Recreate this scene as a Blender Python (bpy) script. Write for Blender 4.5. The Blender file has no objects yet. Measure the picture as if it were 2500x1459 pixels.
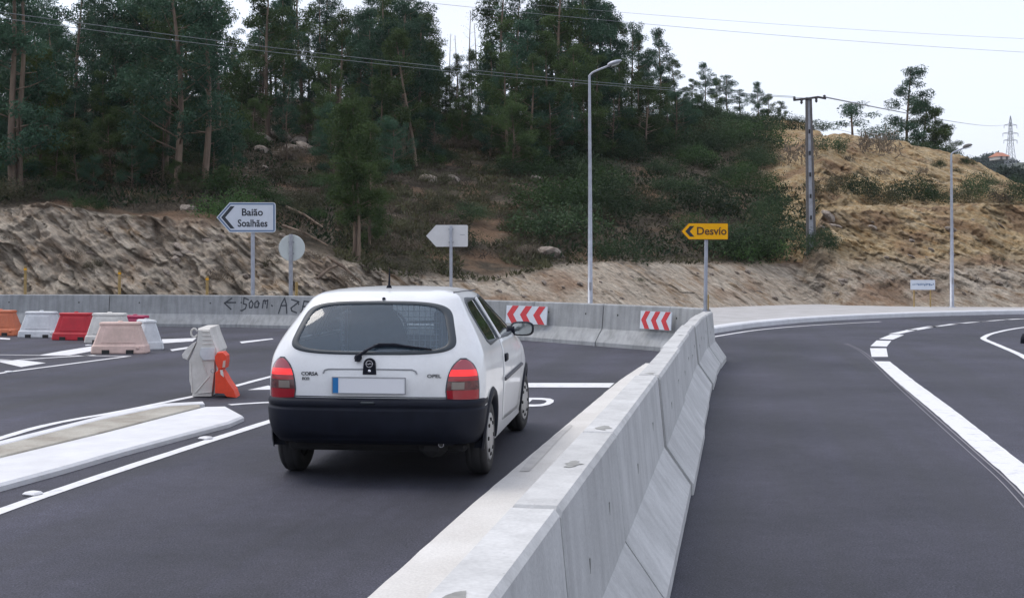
import bpy, math, random
import numpy as np
from mathutils import Vector, noise as mnoise, Matrix

R = math.radians
PI = math.pi
scene = bpy.context.scene
COL = scene.collection

# ------------------------------------------------------------------ camera
FOC = 3000.0            # focal length in photograph pixels (2500 wide)
EYE = 1.53              # eye height, metres
HZ = 650.0              # horizon row in the photograph
cam_d = bpy.data.cameras.new('camera')
cam_d.sensor_width = 36.0
cam_d.lens = 36.0 * FOC / 2500.0
cam_d.shift_y = -(729.5 - HZ) / 2500.0
cam_d.clip_start = 0.05
cam_d.clip_end = 6000.0
cam = bpy.data.objects.new('camera', cam_d)
COL.objects.link(cam)
cam.location = (0, 0, EYE)
cam.rotation_euler = (R(90), 0, 0)
scene.camera = cam

# ------------------------------------------------------------------ light
SUN_EL, SUN_AZ = 60.0, 300.0      # azimuth clockwise from +Y (north)
world = bpy.data.worlds.new('World')
scene.world = world
world.use_nodes = True
wn = world.node_tree.nodes
wl = world.node_tree.links
wn.clear()
w_out = wn.new('ShaderNodeOutputWorld')
w_bg = wn.new('ShaderNodeBackground')
w_sky = wn.new('ShaderNodeTexSky')
w_sky.sky_type = 'NISHITA'
w_sky.sun_disc = False
w_sky.sun_elevation = R(SUN_EL)
w_sky.sun_rotation = R(SUN_AZ)
w_sky.altitude = 300
w_sky.air_density = 1.0
w_sky.dust_density = 3.0
w_sky.ozone_density = 1.0
w_hsv = wn.new('ShaderNodeHueSaturation')      # thin even cloud takes most of the blue out
w_hsv.inputs['Saturation'].default_value = 0.62
w_bg.inputs['Strength'].default_value = 0.125
wl.new(w_sky.outputs[0], w_hsv.inputs['Color'])
w_tc = wn.new('ShaderNodeTexCoord')
w_mp = wn.new('ShaderNodeMapping'); w_mp.inputs['Scale'].default_value = (1.0, 1.0, 3.2)
w_nz = wn.new('ShaderNodeTexNoise'); w_nz.inputs['Scale'].default_value = 2.4; w_nz.inputs['Detail'].default_value = 6; w_nz.inputs['Roughness'].default_value = 0.55
w_rp = wn.new('ShaderNodeMapRange'); w_rp.inputs['From Min'].default_value = 0.36; w_rp.inputs['From Max'].default_value = 0.66
w_rp.inputs['To Min'].default_value = 0.45; w_rp.inputs['To Max'].default_value = 0.9
w_mx = wn.new('ShaderNodeMix'); w_mx.data_type = 'RGBA'
w_mx.inputs['B'].default_value = (3.28, 3.42, 3.92, 1)          # pale cloud
wl.new(w_tc.outputs['Generated'], w_mp.inputs['Vector']); wl.new(w_mp.outputs[0], w_nz.inputs['Vector'])
wl.new(w_nz.outputs['Fac'], w_rp.inputs['Value']); wl.new(w_rp.outputs[0], w_mx.inputs['Factor'])
wl.new(w_hsv.outputs[0], w_mx.inputs['A'])
wl.new(w_mx.outputs['Result'], w_bg.inputs['Color'])
wl.new(w_bg.outputs[0], w_out.inputs['Surface'])

sun_d = bpy.data.lights.new('sun', 'SUN')
sun_d.energy = 0.6
sun_d.angle = R(30)
sun_d.color = (1.0, 0.95, 0.88)
sun = bpy.data.objects.new('sun', sun_d)
COL.objects.link(sun)
sdir = Vector((math.sin(R(SUN_AZ)) * math.cos(R(SUN_EL)), math.cos(R(SUN_AZ)) * math.cos(R(SUN_EL)), math.sin(R(SUN_EL))))
sun.rotation_euler = sdir.to_track_quat('Z', 'Y').to_euler()
sun.location = (0, -5, 40)

scene.view_settings.view_transform = 'Standard'
scene.view_settings.look = 'None'
scene.view_settings.gamma = 1.0
scene.view_settings.use_curve_mapping = False
scene.view_settings.exposure = 1.2
scene.cycles.max_bounces = 6
scene.cycles.transparent_max_bounces = 12
scene.cycles.volume_bounces = 0

# ------------------------------------------------------------------ helpers
def ground_at(px, py, z=0.0):
    """where the sight line of a photograph pixel meets the level z (survey of the flat road)"""
    d = (EYE - z) * FOC / (py - HZ)
    return ((px - 1250.0) / FOC * d, d)

def lin(c):
    return tuple(c)

_mats = {}
def new_mat(name):
    m = bpy.data.materials.new(name)
    m.use_nodes = True
    nt = m.node_tree
    b = nt.nodes.get('Principled BSDF')
    _mats[name] = m
    return m, nt, b

def sock(b, *names):
    for n in names:
        if n in b.inputs:
            return b.inputs[n]

def mat(name, col, rough=0.6, metal=0.0, var=0.0, scale=5.0, col2=None, bump=0.0, bscale=60.0, coord='Object', spec=None,
        stretch=None, rand=0.0, detail=6.0, coat=0.0, lo=0.35, hi=0.65, fine=0.0, fscale=200.0, emit=None, estr=0.0):
    m, nt, b = new_mat(name)
    N, L = nt.nodes, nt.links
    sock(b, 'Roughness').default_value = rough
    sock(b, 'Metallic').default_value = metal
    if spec is not None:
        sock(b, 'Specular IOR Level', 'Specular').default_value = spec
    if coat:
        sock(b, 'Coat Weight', 'Clearcoat').default_value = coat
    if emit:
        sock(b, 'Emission Color', 'Emission').default_value = (*emit, 1)
        sock(b, 'Emission Strength').default_value = estr
    src = None
    if coord == 'Geometry':
        g = N.new('ShaderNodeNewGeometry'); vec = g.outputs['Position']
    else:
        g = N.new('ShaderNodeTexCoord'); vec = g.outputs['Object']
    if stretch:
        mp = N.new('ShaderNodeMapping')
        mp.inputs['Scale'].default_value = stretch[:3]
        if len(stretch) > 3:
            mp.inputs['Rotation'].default_value = stretch[3]
        L.new(vec, mp.inputs['Vector']); vec = mp.outputs[0]
    c1 = (*col, 1)
    out = None
    if var > 0 or col2:
        if col2 is None:
            col2 = tuple(max(0, x * (1 - var)) for x in col)
            c1 = (*[x * (1 + var) for x in col], 1)
        nz = N.new('ShaderNodeTexNoise')
        nz.inputs['Scale'].default_value = scale
        nz.inputs['Detail'].default_value = detail
        nz.inputs['Roughness'].default_value = 0.62
        L.new(vec, nz.inputs['Vector'])
        rp = N.new('ShaderNodeValToRGB')
        rp.color_ramp.elements[0].position = lo
        rp.color_ramp.elements[0].color = (*col2, 1)
        rp.color_ramp.elements[1].position = hi
        rp.color_ramp.elements[1].color = c1
        L.new(nz.outputs['Fac'], rp.inputs['Fac'])
        out = rp.outputs['Color']
    if fine > 0:
        nz2 = N.new('ShaderNodeTexNoise')
        nz2.inputs['Scale'].default_value = fscale
        nz2.inputs['Detail'].default_value = 3.0
        L.new(vec, nz2.inputs['Vector'])
        mr = N.new('ShaderNodeMapRange')
        mr.inputs['From Min'].default_value = 0.3
        mr.inputs['From Max'].default_value = 0.7
        mr.inputs['To Min'].default_value = 1 - fine
        mr.inputs['To Max'].default_value = 1 + fine
        L.new(nz2.outputs['Fac'], mr.inputs['Value'])
        mx = N.new('ShaderNodeVectorMath'); mx.operation = 'SCALE'
        if out is not None:
            L.new(out, mx.inputs[0])
        else:
            mx.inputs[0].default_value = col
        L.new(mr.outputs[0], mx.inputs['Scale'])
        out = mx.outputs[0]
    if rand > 0:
        oi = N.new('ShaderNodeObjectInfo')
        mr = N.new('ShaderNodeMapRange')
        mr.inputs['To Min'].default_value = 1 - rand
        mr.inputs['To Max'].default_value = 1 + rand
        L.new(oi.outputs['Random'], mr.inputs['Value'])
        mx = N.new('ShaderNodeVectorMath'); mx.operation = 'SCALE'
        if out is not None:
            L.new(out, mx.inputs[0])
        else:
            mx.inputs[0].default_value = col
        L.new(mr.outputs[0], mx.inputs['Scale'])
        out = mx.outputs[0]
    if out is not None:
        L.new(out, b.inputs['Base Color'])
    else:
        b.inputs['Base Color'].default_value = c1
    if bump > 0:
        nb = N.new('ShaderNodeTexNoise')
        nb.inputs['Scale'].default_value = bscale
        nb.inputs['Detail'].default_value = 6.0
        L.new(vec, nb.inputs['Vector'])
        bp = N.new('ShaderNodeBump')
        bp.inputs['Strength'].default_value = bump
        bp.inputs['Distance'].default_value = 0.02
        L.new(nb.outputs['Fac'], bp.inputs['Height'])
        L.new(bp.outputs[0], b.inputs['Normal'])
    return m

class MB:
    def __init__(s):
        s.v = []; s.f = []; s.mi = []; s.sm = []
    def add(s, verts, faces, mi=0, smooth=False):
        o = len(s.v)
        s.v.extend([tuple(p) for p in verts])
        for f in faces:
            s.f.append(tuple(i + o for i in f)); s.mi.append(mi); s.sm.append(smooth)
        return s
    def box(s, c, d, rz=0.0, mi=0, bev=0.0, taper=(1, 1)):
        x, y, z = d[0] / 2, d[1] / 2, d[2] / 2
        cr, sr = math.cos(rz), math.sin(rz)
        if bev > 0:
            b = min(bev, x * .9, y * .9, z * .9)
            pts = []
            for (zz, in_) in ((-z, b), (-z + b, 0), (z - b, 0), (z, b)):
                tx = taper[0] if zz > 0 else 1; ty = taper[1] if zz > 0 else 1
                X, Y = (x - in_) * tx, (y - in_) * ty
                for (sx, sy) in ((1, 1), (-1, 1), (-1, -1), (1, -1)):
                    if sx * sy > 0:
                        q = [(sx * X, sy * (Y - b)), (sx * (X - b), sy * Y)]
                    else:
                        q = [(sx * (X - b), sy * Y), (sx * X, sy * (Y - b))]
                    for (a, e) in q:
                        pts.append((a, e, zz))
            n = 8
            fs = [tuple(range(n - 1, -1, -1)), tuple(range(3 * n, 4 * n))]
            for r in range(3):
                for i in range(n):
                    fs.append((r * n + i, r * n + (i + 1) % n, (r + 1) * n + (i + 1) % n, (r + 1) * n + i))
        else:
            pts = [(-x, -y, -z), (x, -y, -z), (x, y, -z), (-x, y, -z),
                   (-x * taper[0], -y * taper[1], z), (x * taper[0], -y * taper[1], z), (x * taper[0], y * taper[1], z), (-x * taper[0], y * taper[1], z)]
            fs = [(3, 2, 1, 0), (4, 5, 6, 7), (0, 1, 5, 4), (1, 2, 6, 5), (2, 3, 7, 6), (3, 0, 4, 7)]
        pts = [(c[0] + p[0] * cr - p[1] * sr, c[1] + p[0] * sr + p[1] * cr, c[2] + p[2]) for p in pts]
        return s.add(pts, fs, mi)
    def tube(s, path, rad, n=8, mi=0, caps=True, smooth=True):
        P = [Vector(p) for p in path]
        if not hasattr(rad, '__len__'):
            rad = [rad] * len(P)
        vs = []
        prev = None
        for i, p in enumerate(P):
            t = (P[min(i + 1, len(P) - 1)] - P[max(i - 1, 0)])
            t.normalize()
            if prev is None:
                a = Vector((0, 0, 1)) if abs(t.z) < 0.9 else Vector((1, 0, 0))
                u = t.cross(a).normalized()
            else:
                u = (prev - t * prev.dot(t)).normalized()
            prev = u
            w = t.cross(u)
            for k in range(n):
                a = 2 * PI * k / n
                vs.append(p + (u * math.cos(a) + w * math.sin(a)) * rad[i])
        fs = []
        for i in range(len(P) - 1):
            for k in range(n):
                fs.append((i * n + k, i * n + (k + 1) % n, (i + 1) * n + (k + 1) % n, (i + 1) * n + k))
        s.add(vs, fs, mi, smooth)
        if caps:
            s.add(vs[:n], [tuple(range(n - 1, -1, -1))], mi)
            s.add(vs[-n:], [tuple(range(n))], mi)
        return s
    def prism(s, poly, h, frame=None, mi=0):
        """poly in local (a,b), extruded 0..h along c; frame = 4x4"""
        M = frame or Matrix.Identity(4)
        n = len(poly)
        vs = [M @ Vector((p[0], p[1], 0)) for p in poly] + [M @ Vector((p[0], p[1], h)) for p in poly]
        fs = [tuple(range(n - 1, -1, -1)), tuple(range(n, 2 * n))]
        for i in range(n):
            fs.append((i, (i + 1) % n, n + (i + 1) % n, n + i))
        return s.add(vs, fs, mi)
    def ring(s, outer, inner, h, frame=None, mi=0):
        M = frame or Matrix.Identity(4)
        n = len(outer)
        vs = []
        for z in (0, h):
            for P in (outer, inner):
                vs += [M @ Vector((p[0], p[1], z)) for p in P]
        fs = []
        for i in range(n):
            j = (i + 1) % n
            fs.append((2 * n + i, 2 * n + j, 3 * n + j, 3 * n + i))
            fs.append((i, n + i, n + j, j))
            fs.append((i, j, 2 * n + j, 2 * n + i))
            fs.append((n + i, 3 * n + i, 3 * n + j, n + j))
        return s.add(vs, fs, mi)
    def lathe(s, prof, axis='z', n=24, mi=0, smooth=True, origin=(0, 0, 0)):
        vs = []
        for (r, h) in prof:
            for k in range(n):
                a = 2 * PI * k / n
                if axis == 'z':
                    p = (r * math.cos(a), r * math.sin(a), h)
                elif axis == 'x':
                    p = (h, r * math.cos(a), r * math.sin(a))
                else:
                    p = (r * math.cos(a), h, r * math.sin(a))
                vs.append((p[0] + origin[0], p[1] + origin[1], p[2] + origin[2]))
        fs = []
        for i in range(len(prof) - 1):
            for k in range(n):
                fs.append((i * n + k, i * n + (k + 1) % n, (i + 1) * n + (k + 1) % n, (i + 1) * n + k))
        return s.add(vs, fs, mi, smooth)
    def build(s, name, mats, parent=None, loc=None, rot=None):
        me = bpy.data.meshes.new(name)
        me.from_pydata(s.v, [], s.f)
        if not isinstance(mats, (list, tuple)):
            mats = [mats]
        for m in mats:
            me.materials.append(m)
        if len(s.f):
            me.polygons.foreach_set('material_index', s.mi)
            me.polygons.foreach_set('use_smooth', s.sm)
        me.validate()
        me.update()
        o = bpy.data.objects.new(name, me)
        COL.objects.link(o)
        if parent is not None:
            o.parent = parent
        if loc is not None:
            o.location = loc
        if rot is not None:
            o.rotation_euler = rot
        return o

def tag(o, label=None, cat=None, group=None, kind=None):
    if label: o['label'] = label
    if cat: o['category'] = cat
    if group: o['group'] = group
    if kind: o['kind'] = kind
    return o

def empty(name, loc, rz=0.0, label=None, cat=None, group=None):
    o = bpy.data.objects.new(name, None)
    o.empty_display_size = 0.1
    COL.objects.link(o)
    o.location = loc
    o.rotation_euler = (0, 0, rz)
    return tag(o, label, cat, group)

def kids(o):
    return [c for c in COL.objects if c.parent is o]

def link_mesh(name, me, parent=None, loc=None):
    o = bpy.data.objects.new(name, me)
    COL.objects.link(o)
    if parent is not None: o.parent = parent
    if loc is not None: o.location = loc
    return o

def text_obj(name, s, size, frame, m, parent, extrude=0.001, sx=1.0, weight=0.0, align='CENTER'):
    cu = bpy.data.curves.new(name + '_curve', 'FONT')
    cu.body = s
    cu.size = size
    cu.align_x = align
    cu.align_y = 'CENTER'
    cu.extrude = extrude
    cu.offset = weight
    cu.resolution_u = 3
    t = bpy.data.objects.new(name + '_tmp', cu)
    COL.objects.link(t)
    dg = bpy.context.evaluated_depsgraph_get()
    me = bpy.data.meshes.new_from_object(t.evaluated_get(dg))
    bpy.data.objects.remove(t)
    bpy.data.curves.remove(cu)
    me.transform(Matrix.Diagonal((sx, 1, 1, 1)))
    me.transform(frame)
    me.materials.clear()
    me.materials.append(m)
    me.name = name
    o = bpy.data.objects.new(name, me)
    COL.objects.link(o)
    o.parent = parent
    return o

def face_frame(loc=(0, 0, 0), rz=0.0):
    """local a -> +x, b -> +z, c (outward) -> -y : an upright board that faces -Y"""
    M = Matrix(((1, 0, 0, 0), (0, 0, -1, 0), (0, 1, 0, 0), (0, 0, 0, 1)))
    return Matrix.Translation(loc) @ Matrix.Rotation(rz, 4, 'Z') @ M

def strip(path, w0, w1, z):
    """flat ribbon along path: from offset w0 to w1 to the right of travel"""
    P = [Vector((p[0], p[1])) for p in path]
    vs = []
    for i, p in enumerate(P):
        t = (P[min(i + 1, len(P) - 1)] - P[max(i - 1, 0)]).normalized()
        nrm = Vector((t.y, -t.x))
        a = p + nrm * w0; b = p + nrm * w1
        vs += [(a.x, a.y, z), (b.x, b.y, z)]
    fs = [(2 * i, 2 * i + 1, 2 * i + 3, 2 * i + 2) for i in range(len(P) - 1)]
    return vs, fs

def smooth_path(pts, n=8):
    """Catmull-Rom through pts"""
    P = [Vector(p) for p in pts]
    out = []
    for i in range(len(P) - 1):
        p0 = P[max(i - 1, 0)]; p1 = P[i]; p2 = P[i + 1]; p3 = P[min(i + 2, len(P) - 1)]
        for k in range(n):
            t = k / n
            out.append(0.5 * ((2 * p1) + (p2 - p0) * t + (2 * p0 - 5 * p1 + 4 * p2 - p3) * t * t + (3 * p1 - p0 - 3 * p2 + p3) * t ** 3))
    out.append(P[-1])
    return out

def walk(path, s):
    """point and unit tangent at arc length s on a polyline"""
    acc = 0
    for i in range(len(path) - 1):
        d = (path[i + 1] - path[i]).length
        if acc + d >= s or i == len(path) - 2:
            t = (s - acc) / d
            return path[i].lerp(path[i + 1], t), (path[i + 1] - path[i]).normalized()
        acc += d

# ------------------------------------------------------------------ materials
M = {}
def asphalt_mat():
    m, nt, b = new_mat('asphalt')
    N, L = nt.nodes, nt.links
    g = N.new('ShaderNodeNewGeometry'); pos = g.outputs['Position']
    def nz(vec, scale, detail=4, rough=0.6):
        n = N.new('ShaderNodeTexNoise'); n.inputs['Scale'].default_value = scale; n.inputs['Detail'].default_value = detail; n.inputs['Roughness'].default_value = rough
        L.new(vec, n.inputs['Vector']); return n.outputs['Fac']
    def rng_(v, a, b2, lo, hi):
        r = N.new('ShaderNodeMapRange')
        for k, x in (('From Min', a), ('From Max', b2), ('To Min', lo), ('To Max', hi)): r.inputs[k].default_value = x
        L.new(v, r.inputs['Value']); return r.outputs[0]
    def mul(a, b2):
        n = N.new('ShaderNodeMath'); n.operation = 'MULTIPLY'; L.new(a, n.inputs[0]); L.new(b2, n.inputs[1]); return n.outputs[0]
    rot = N.new('ShaderNodeMapping'); rot.inputs['Rotation'].default_value = (0, 0, R(10.4)); L.new(pos, rot.inputs['Vector'])
    st = N.new('ShaderNodeMapping'); st.inputs['Scale'].default_value = (1.5, 0.07, 1); L.new(rot.outputs[0], st.inputs['Vector'])
    lanes = nz(st.outputs[0], 1.0, 6, 0.62)                      # roller and tyre streaks along the lane
    patch = nz(pos, 0.32, 5, 0.6)
    mid = nz(pos, 9.0, 5, 0.7)
    grain = nz(pos, 85.0, 3, 0.75)
    ramp = N.new('ShaderNodeValToRGB')
    ramp.color_ramp.elements[0].position = 0.34; ramp.color_ramp.elements[0].color = (0.025, 0.0262, 0.036, 1)
    ramp.color_ramp.elements[1].position = 0.68; ramp.color_ramp.elements[1].color = (0.055, 0.0545, 0.076, 1)
    L.new(patch, ramp.inputs['Fac'])
    k = mul(mul(rng_(lanes, 0.32, 0.68, 0.60, 1.40), rng_(mid, 0.3, 0.7, 0.84, 1.16)), rng_(grain, 0.30, 0.72, 0.2, 2.0))
    vo = N.new('ShaderNodeTexVoronoi'); vo.inputs['Scale'].default_value = 38; L.new(pos, vo.inputs['Vector'])
    chip = N.new('ShaderNodeMath'); chip.operation = 'LESS_THAN'; chip.inputs[1].default_value = 0.16; L.new(vo.outputs['Distance'], chip.inputs[0])
    k2 = N.new('ShaderNodeMath'); k2.operation = 'MULTIPLY_ADD'; L.new(chip.outputs[0], k2.inputs[0]); k2.inputs[1].default_value = 0.8; L.new(k, k2.inputs[2])
    sc = N.new('ShaderNodeVectorMath'); sc.operation = 'SCALE'
    L.new(ramp.outputs[0], sc.inputs[0]); L.new(k2.outputs[0], sc.inputs['Scale'])
    L.new(sc.outputs[0], b.inputs['Base Color'])
    L.new(rng_(lanes, 0.3, 0.7, 0.62, 0.85), b.inputs['Roughness'])
    sock(b, 'Specular IOR Level', 'Specular').default_value = 0.35
    bp = N.new('ShaderNodeBump'); bp.inputs['Strength'].default_value = 0.7; bp.inputs['Distance'].default_value = 0.008
    L.new(grain, bp.inputs['Height']); L.new(bp.outputs[0], b.inputs['Normal'])
    return m
M['asphalt'] = asphalt_mat()
M['paint'] = mat('road_paint', (0.72, 0.72, 0.735), 0.55, col2=(0.44, 0.44, 0.455), scale=7, lo=0.26, hi=0.46, coord='Geometry', fine=0.06, fscale=120, bump=0.2, bscale=120)
M['paint_bright'] = mat('kerb_paint', (0.72, 0.725, 0.745), 0.5, col2=(0.62, 0.62, 0.635), scale=3, coord='Geometry', fine=0.03, fscale=90, bump=0.15, bscale=70)
M['scribe'] = mat('scribe_line', (0.22, 0.21, 0.23), 0.8)
M['infill'] = mat('old_concrete_infill', (0.42, 0.40, 0.35), 0.85, col2=(0.26, 0.23, 0.19), scale=2.2, coord='Geometry', fine=0.12, fscale=70, bump=0.3, bscale=50)
M['kerbstone'] = mat('pale_kerbstone', (0.66, 0.645, 0.62), 0.75, col2=(0.55, 0.53, 0.50), scale=1.4, coord='Geometry', fine=0.07, fscale=60, bump=0.25, bscale=60, lo=0.3)
M['pavement'] = mat('pavement_concrete', (0.45, 0.44, 0.44), 0.8, col2=(0.36, 0.35, 0.34), scale=1.5, coord='Geometry', fine=0.08, fscale=40)

def concrete_mat(name, c, c2, streak=0.8):
    m, nt, b = new_mat(name)
    N, L = nt.nodes, nt.links
    tc = N.new('ShaderNodeTexCoord'); vec = tc.outputs['Object']
    oi = N.new('ShaderNodeObjectInfo')
    off = N.new('ShaderNodeVectorMath'); off.operation = 'ADD'
    comb = N.new('ShaderNodeCombineXYZ')
    mul = N.new('ShaderNodeMath'); mul.operation = 'MULTIPLY'; mul.inputs[1].default_value = 37.0
    L.new(oi.outputs['Random'], mul.inputs[0])
    for k in range(3): L.new(mul.outputs[0], comb.inputs[k])
    L.new(vec, off.inputs[0]); L.new(comb.outputs[0], off.inputs[1])
    n1 = N.new('ShaderNodeTexNoise'); n1.inputs['Scale'].default_value = 2.1; n1.inputs['Detail'].default_value = 7; n1.inputs['Roughness'].default_value = 0.65
    L.new(off.outputs[0], n1.inputs['Vector'])
    r1 = N.new('ShaderNodeValToRGB')
    r1.color_ramp.elements[0].position = 0.3; r1.color_ramp.elements[0].color = (*c2, 1)
    r1.color_ramp.elements[1].position = 0.66; r1.color_ramp.elements[1].color = (*c, 1)
    L.new(n1.outputs['Fac'], r1.inputs['Fac'])
    mp = N.new('ShaderNodeMapping'); mp.inputs['Scale'].default_value = (6.0, 6.0, 0.5)     # rain streaks run down the faces
    L.new(off.outputs[0], mp.inputs['Vector'])
    n2 = N.new('ShaderNodeTexNoise'); n2.inputs['Scale'].default_value = 1.6; n2.inputs['Detail'].default_value = 5
    L.new(mp.outputs[0], n2.inputs['Vector'])
    m2 = N.new('ShaderNodeMapRange'); m2.inputs['From Min'].default_value = 0.35; m2.inputs['From Max'].default_value = 0.6
    m2.inputs['To Min'].default_value = streak; m2.inputs['To Max'].default_value = 1.04
    L.new(n2.outputs['Fac'], m2.inputs['Value'])
    n3 = N.new('ShaderNodeTexNoise'); n3.inputs['Scale'].default_value = 70; n3.inputs['Detail'].default_value = 4
    L.new(off.outputs[0], n3.inputs['Vector'])
    m3 = N.new('ShaderNodeMapRange'); m3.inputs['From Min'].default_value = 0.3; m3.inputs['From Max'].default_value = 0.7
    m3.inputs['To Min'].default_value = 0.92; m3.inputs['To Max'].default_value = 1.06
    L.new(n3.outputs['Fac'], m3.inputs['Value'])
    mm = N.new('ShaderNodeMath'); mm.operation = 'MULTIPLY'
    L.new(m2.outputs[0], mm.inputs[0]); L.new(m3.outputs[0], mm.inputs[1])
    # small air holes in the cast faces
    vo = N.new('ShaderNodeTexVoronoi'); vo.inputs['Scale'].default_value = 22
    L.new(off.outputs[0], vo.inputs['Vector'])
    m4 = N.new('ShaderNodeMapRange'); m4.inputs['From Min'].default_value = 0.03; m4.inputs['From Max'].default_value = 0.10
    m4.inputs['To Min'].default_value = 0.62; m4.inputs['To Max'].default_value = 1.0
    L.new(vo.outputs['Distance'], m4.inputs['Value'])
    mm2 = N.new('ShaderNodeMath'); mm2.operation = 'MULTIPLY'
    L.new(mm.outputs[0], mm2.inputs[0]); L.new(m4.outputs[0], mm2.inputs[1])
    mr2 = N.new('ShaderNodeMapRange'); mr2.inputs['To Min'].default_value = 0.93; mr2.inputs['To Max'].default_value = 1.06
    L.new(oi.outputs['Random'], mr2.inputs['Value'])
    mm3 = N.new('ShaderNodeMath'); mm3.operation = 'MULTIPLY'
    L.new(mm2.outputs[0], mm3.inputs[0]); L.new(mr2.outputs[0], mm3.inputs[1])
    sc = N.new('ShaderNodeVectorMath'); sc.operation = 'SCALE'
    L.new(r1.outputs[0], sc.inputs[0]); L.new(mm3.outputs[0], sc.inputs['Scale'])
    L.new(sc.outputs[0], b.inputs['Base Color'])
    b.inputs['Roughness'].default_value = 0.85
    bp = N.new('ShaderNodeBump'); bp.inputs['Strength'].default_value = 0.25; bp.inputs['Distance'].default_value = 0.006
    L.new(n3.outputs['Fac'], bp.inputs['Height']); L.new(bp.outputs[0], b.inputs['Normal'])
    return m
M['concrete'] = concrete_mat('barrier_concrete', (0.57, 0.57, 0.565), (0.43, 0.43, 0.425), 0.91)
M['concrete_far'] = concrete_mat('weathered_concrete', (0.37, 0.38, 0.39), (0.27, 0.28, 0.28), 0.82)
M['dark_hole'] = mat('dark_recess', (0.03, 0.03, 0.03), 0.9)
M['stain'] = mat('damp_grey_patch', (0.30, 0.30, 0.285), 0.9, var=0.25, scale=14)
M['stain_soft'] = mat('dusty_grey_stain', (0.46, 0.445, 0.43), 0.85, col2=(0.58, 0.565, 0.54), scale=5, coord='Geometry')
M['steel'] = mat('galvanised_steel', (0.38, 0.40, 0.45), 0.45, metal=0.35, var=0.12, scale=7)
M['steel_dark'] = mat('dull_steel', (0.33, 0.34, 0.37), 0.55, metal=0.3, var=0.15, scale=8)
M['sign_white'] = mat('sign_white_sheet', (0.62, 0.66, 0.72), 0.4, var=0.04, scale=6)
M['sign_back'] = mat('sign_back_sheet', (0.66, 0.66, 0.66), 0.5, var=0.06, scale=3)
M['sign_back_green'] = mat('sign_back_aluminium', (0.56, 0.60, 0.58), 0.5, var=0.06, scale=4)
M['sign_blue'] = mat('sign_blue_edge', (0.13, 0.20, 0.32), 0.45)
M['sign_black'] = mat('sign_black_print', (0.02, 0.025, 0.035), 0.5)
M['sign_yellow'] = mat('sign_yellow_sheet', (0.92, 0.45, 0.004), 0.4, spec=0.2, var=0.04, scale=5)
M['sign_brown'] = mat('sign_dark_print', (0.10, 0.035, 0.008), 0.5)
M['sign_red'] = mat('sign_red_sheet', (0.58, 0.03, 0.04), 0.45, var=0.1, scale=7)
M['spray'] = mat('black_spray_paint', (0.045, 0.05, 0.06), 0.7)
M['wood'] = mat('stake_wood', (0.36, 0.25, 0.10), 0.8, var=0.25, scale=9)
M['pole_conc'] = mat('pole_concrete', (0.12, 0.112, 0.107), 0.85, var=0.18, scale=3, fine=0.08, fscale=40)
M['insul'] = mat('dark_insulator', (0.05, 0.045, 0.045), 0.4)
M['wire'] = mat('cable_aluminium', (0.17, 0.19, 0.20), 0.6)
M['wire_dark'] = mat('cable_dull', (0.25, 0.27, 0.30), 0.6)
def plastic(name, c, c2, **k):
    return mat(name, c, 0.5, col2=c2, scale=3.5, rand=0.05, bump=0.12, bscale=9, fine=0.05, fscale=30, **k)
M['pl_orange'] = plastic('orange_plastic', (0.62, 0.17, 0.07), (0.50, 0.13, 0.06))
M['pl_white'] = plastic('white_plastic', (0.66, 0.68, 0.70), (0.52, 0.54, 0.56))
M['pl_cream'] = plastic('dirty_cream_plastic', (0.70, 0.68, 0.645), (0.55, 0.53, 0.49))
M['pl_red'] = plastic('red_plastic', (0.50, 0.008, 0.022), (0.40, 0.006, 0.018))
M['pl_pink'] = plastic('faded_pink_plastic', (0.68, 0.49, 0.43), (0.55, 0.40, 0.34))
M['pl_magenta'] = plastic('crimson_plastic', (0.42, 0.03, 0.10), (0.34, 0.02, 0.08))
M['pl_vivid'] = plastic('vivid_orange_plastic', (0.80, 0.065, 0.018), (0.70, 0.05, 0.015))

def leaf_mat(name, c, c2, trans=0.25, rand=0.25, scale=0.55):
    m, nt, b = new_mat(name)
    N, L = nt.nodes, nt.links
    tc = N.new('ShaderNodeTexCoord')
    nz = N.new('ShaderNodeTexNoise'); nz.inputs['Scale'].default_value = scale; nz.inputs['Detail'].default_value = 7; nz.inputs['Roughness'].default_value = 0.7
    L.new(tc.outputs['Object'], nz.inputs['Vector'])
    rp = N.new('ShaderNodeValToRGB')
    rp.color_ramp.elements[0].position = 0.33; rp.color_ramp.elements[0].color = (*c2, 1)
    rp.color_ramp.elements[1].position = 0.68; rp.color_ramp.elements[1].color = (*c, 1)
    L.new(nz.outputs['Fac'], rp.inputs['Fac'])
    oi = N.new('ShaderNodeObjectInfo')
    mr = N.new('ShaderNodeMapRange'); mr.inputs['To Min'].default_value = 1 - rand; mr.inputs['To Max'].default_value = 1 + rand
    L.new(oi.outputs['Random'], mr.inputs['Value'])
    sc = N.new('ShaderNodeVectorMath'); sc.operation = 'SCALE'
    L.new(rp.outputs[0], sc.inputs[0]); L.new(mr.outputs[0], sc.inputs['Scale'])
    L.new(sc.outputs[0], b.inputs['Base Color'])
    b.inputs['Roughness'].default_value = 0.6
    sock(b, 'Specular IOR Level', 'Specular').default_value = 0.14
    tr = N.new('ShaderNodeBsdfTranslucent')
    L.new(sc.outputs[0], tr.inputs['Color'])
    mx = N.new('ShaderNodeMixShader'); mx.inputs[0].default_value = trans
    L.new(b.outputs[0], mx.inputs[1]); L.new(tr.outputs[0], mx.inputs[2])
    L.new(mx.outputs[0], N['Material Output'].inputs['Surface'])
    return m
M['leaf_euc'] = leaf_mat('eucalyptus_leaf', (0.072, 0.138, 0.082), (0.021, 0.049, 0.034))
M['leaf_mid'] = leaf_mat('mid_green_leaf', (0.100, 0.150, 0.050), (0.026, 0.050, 0.022))
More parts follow.
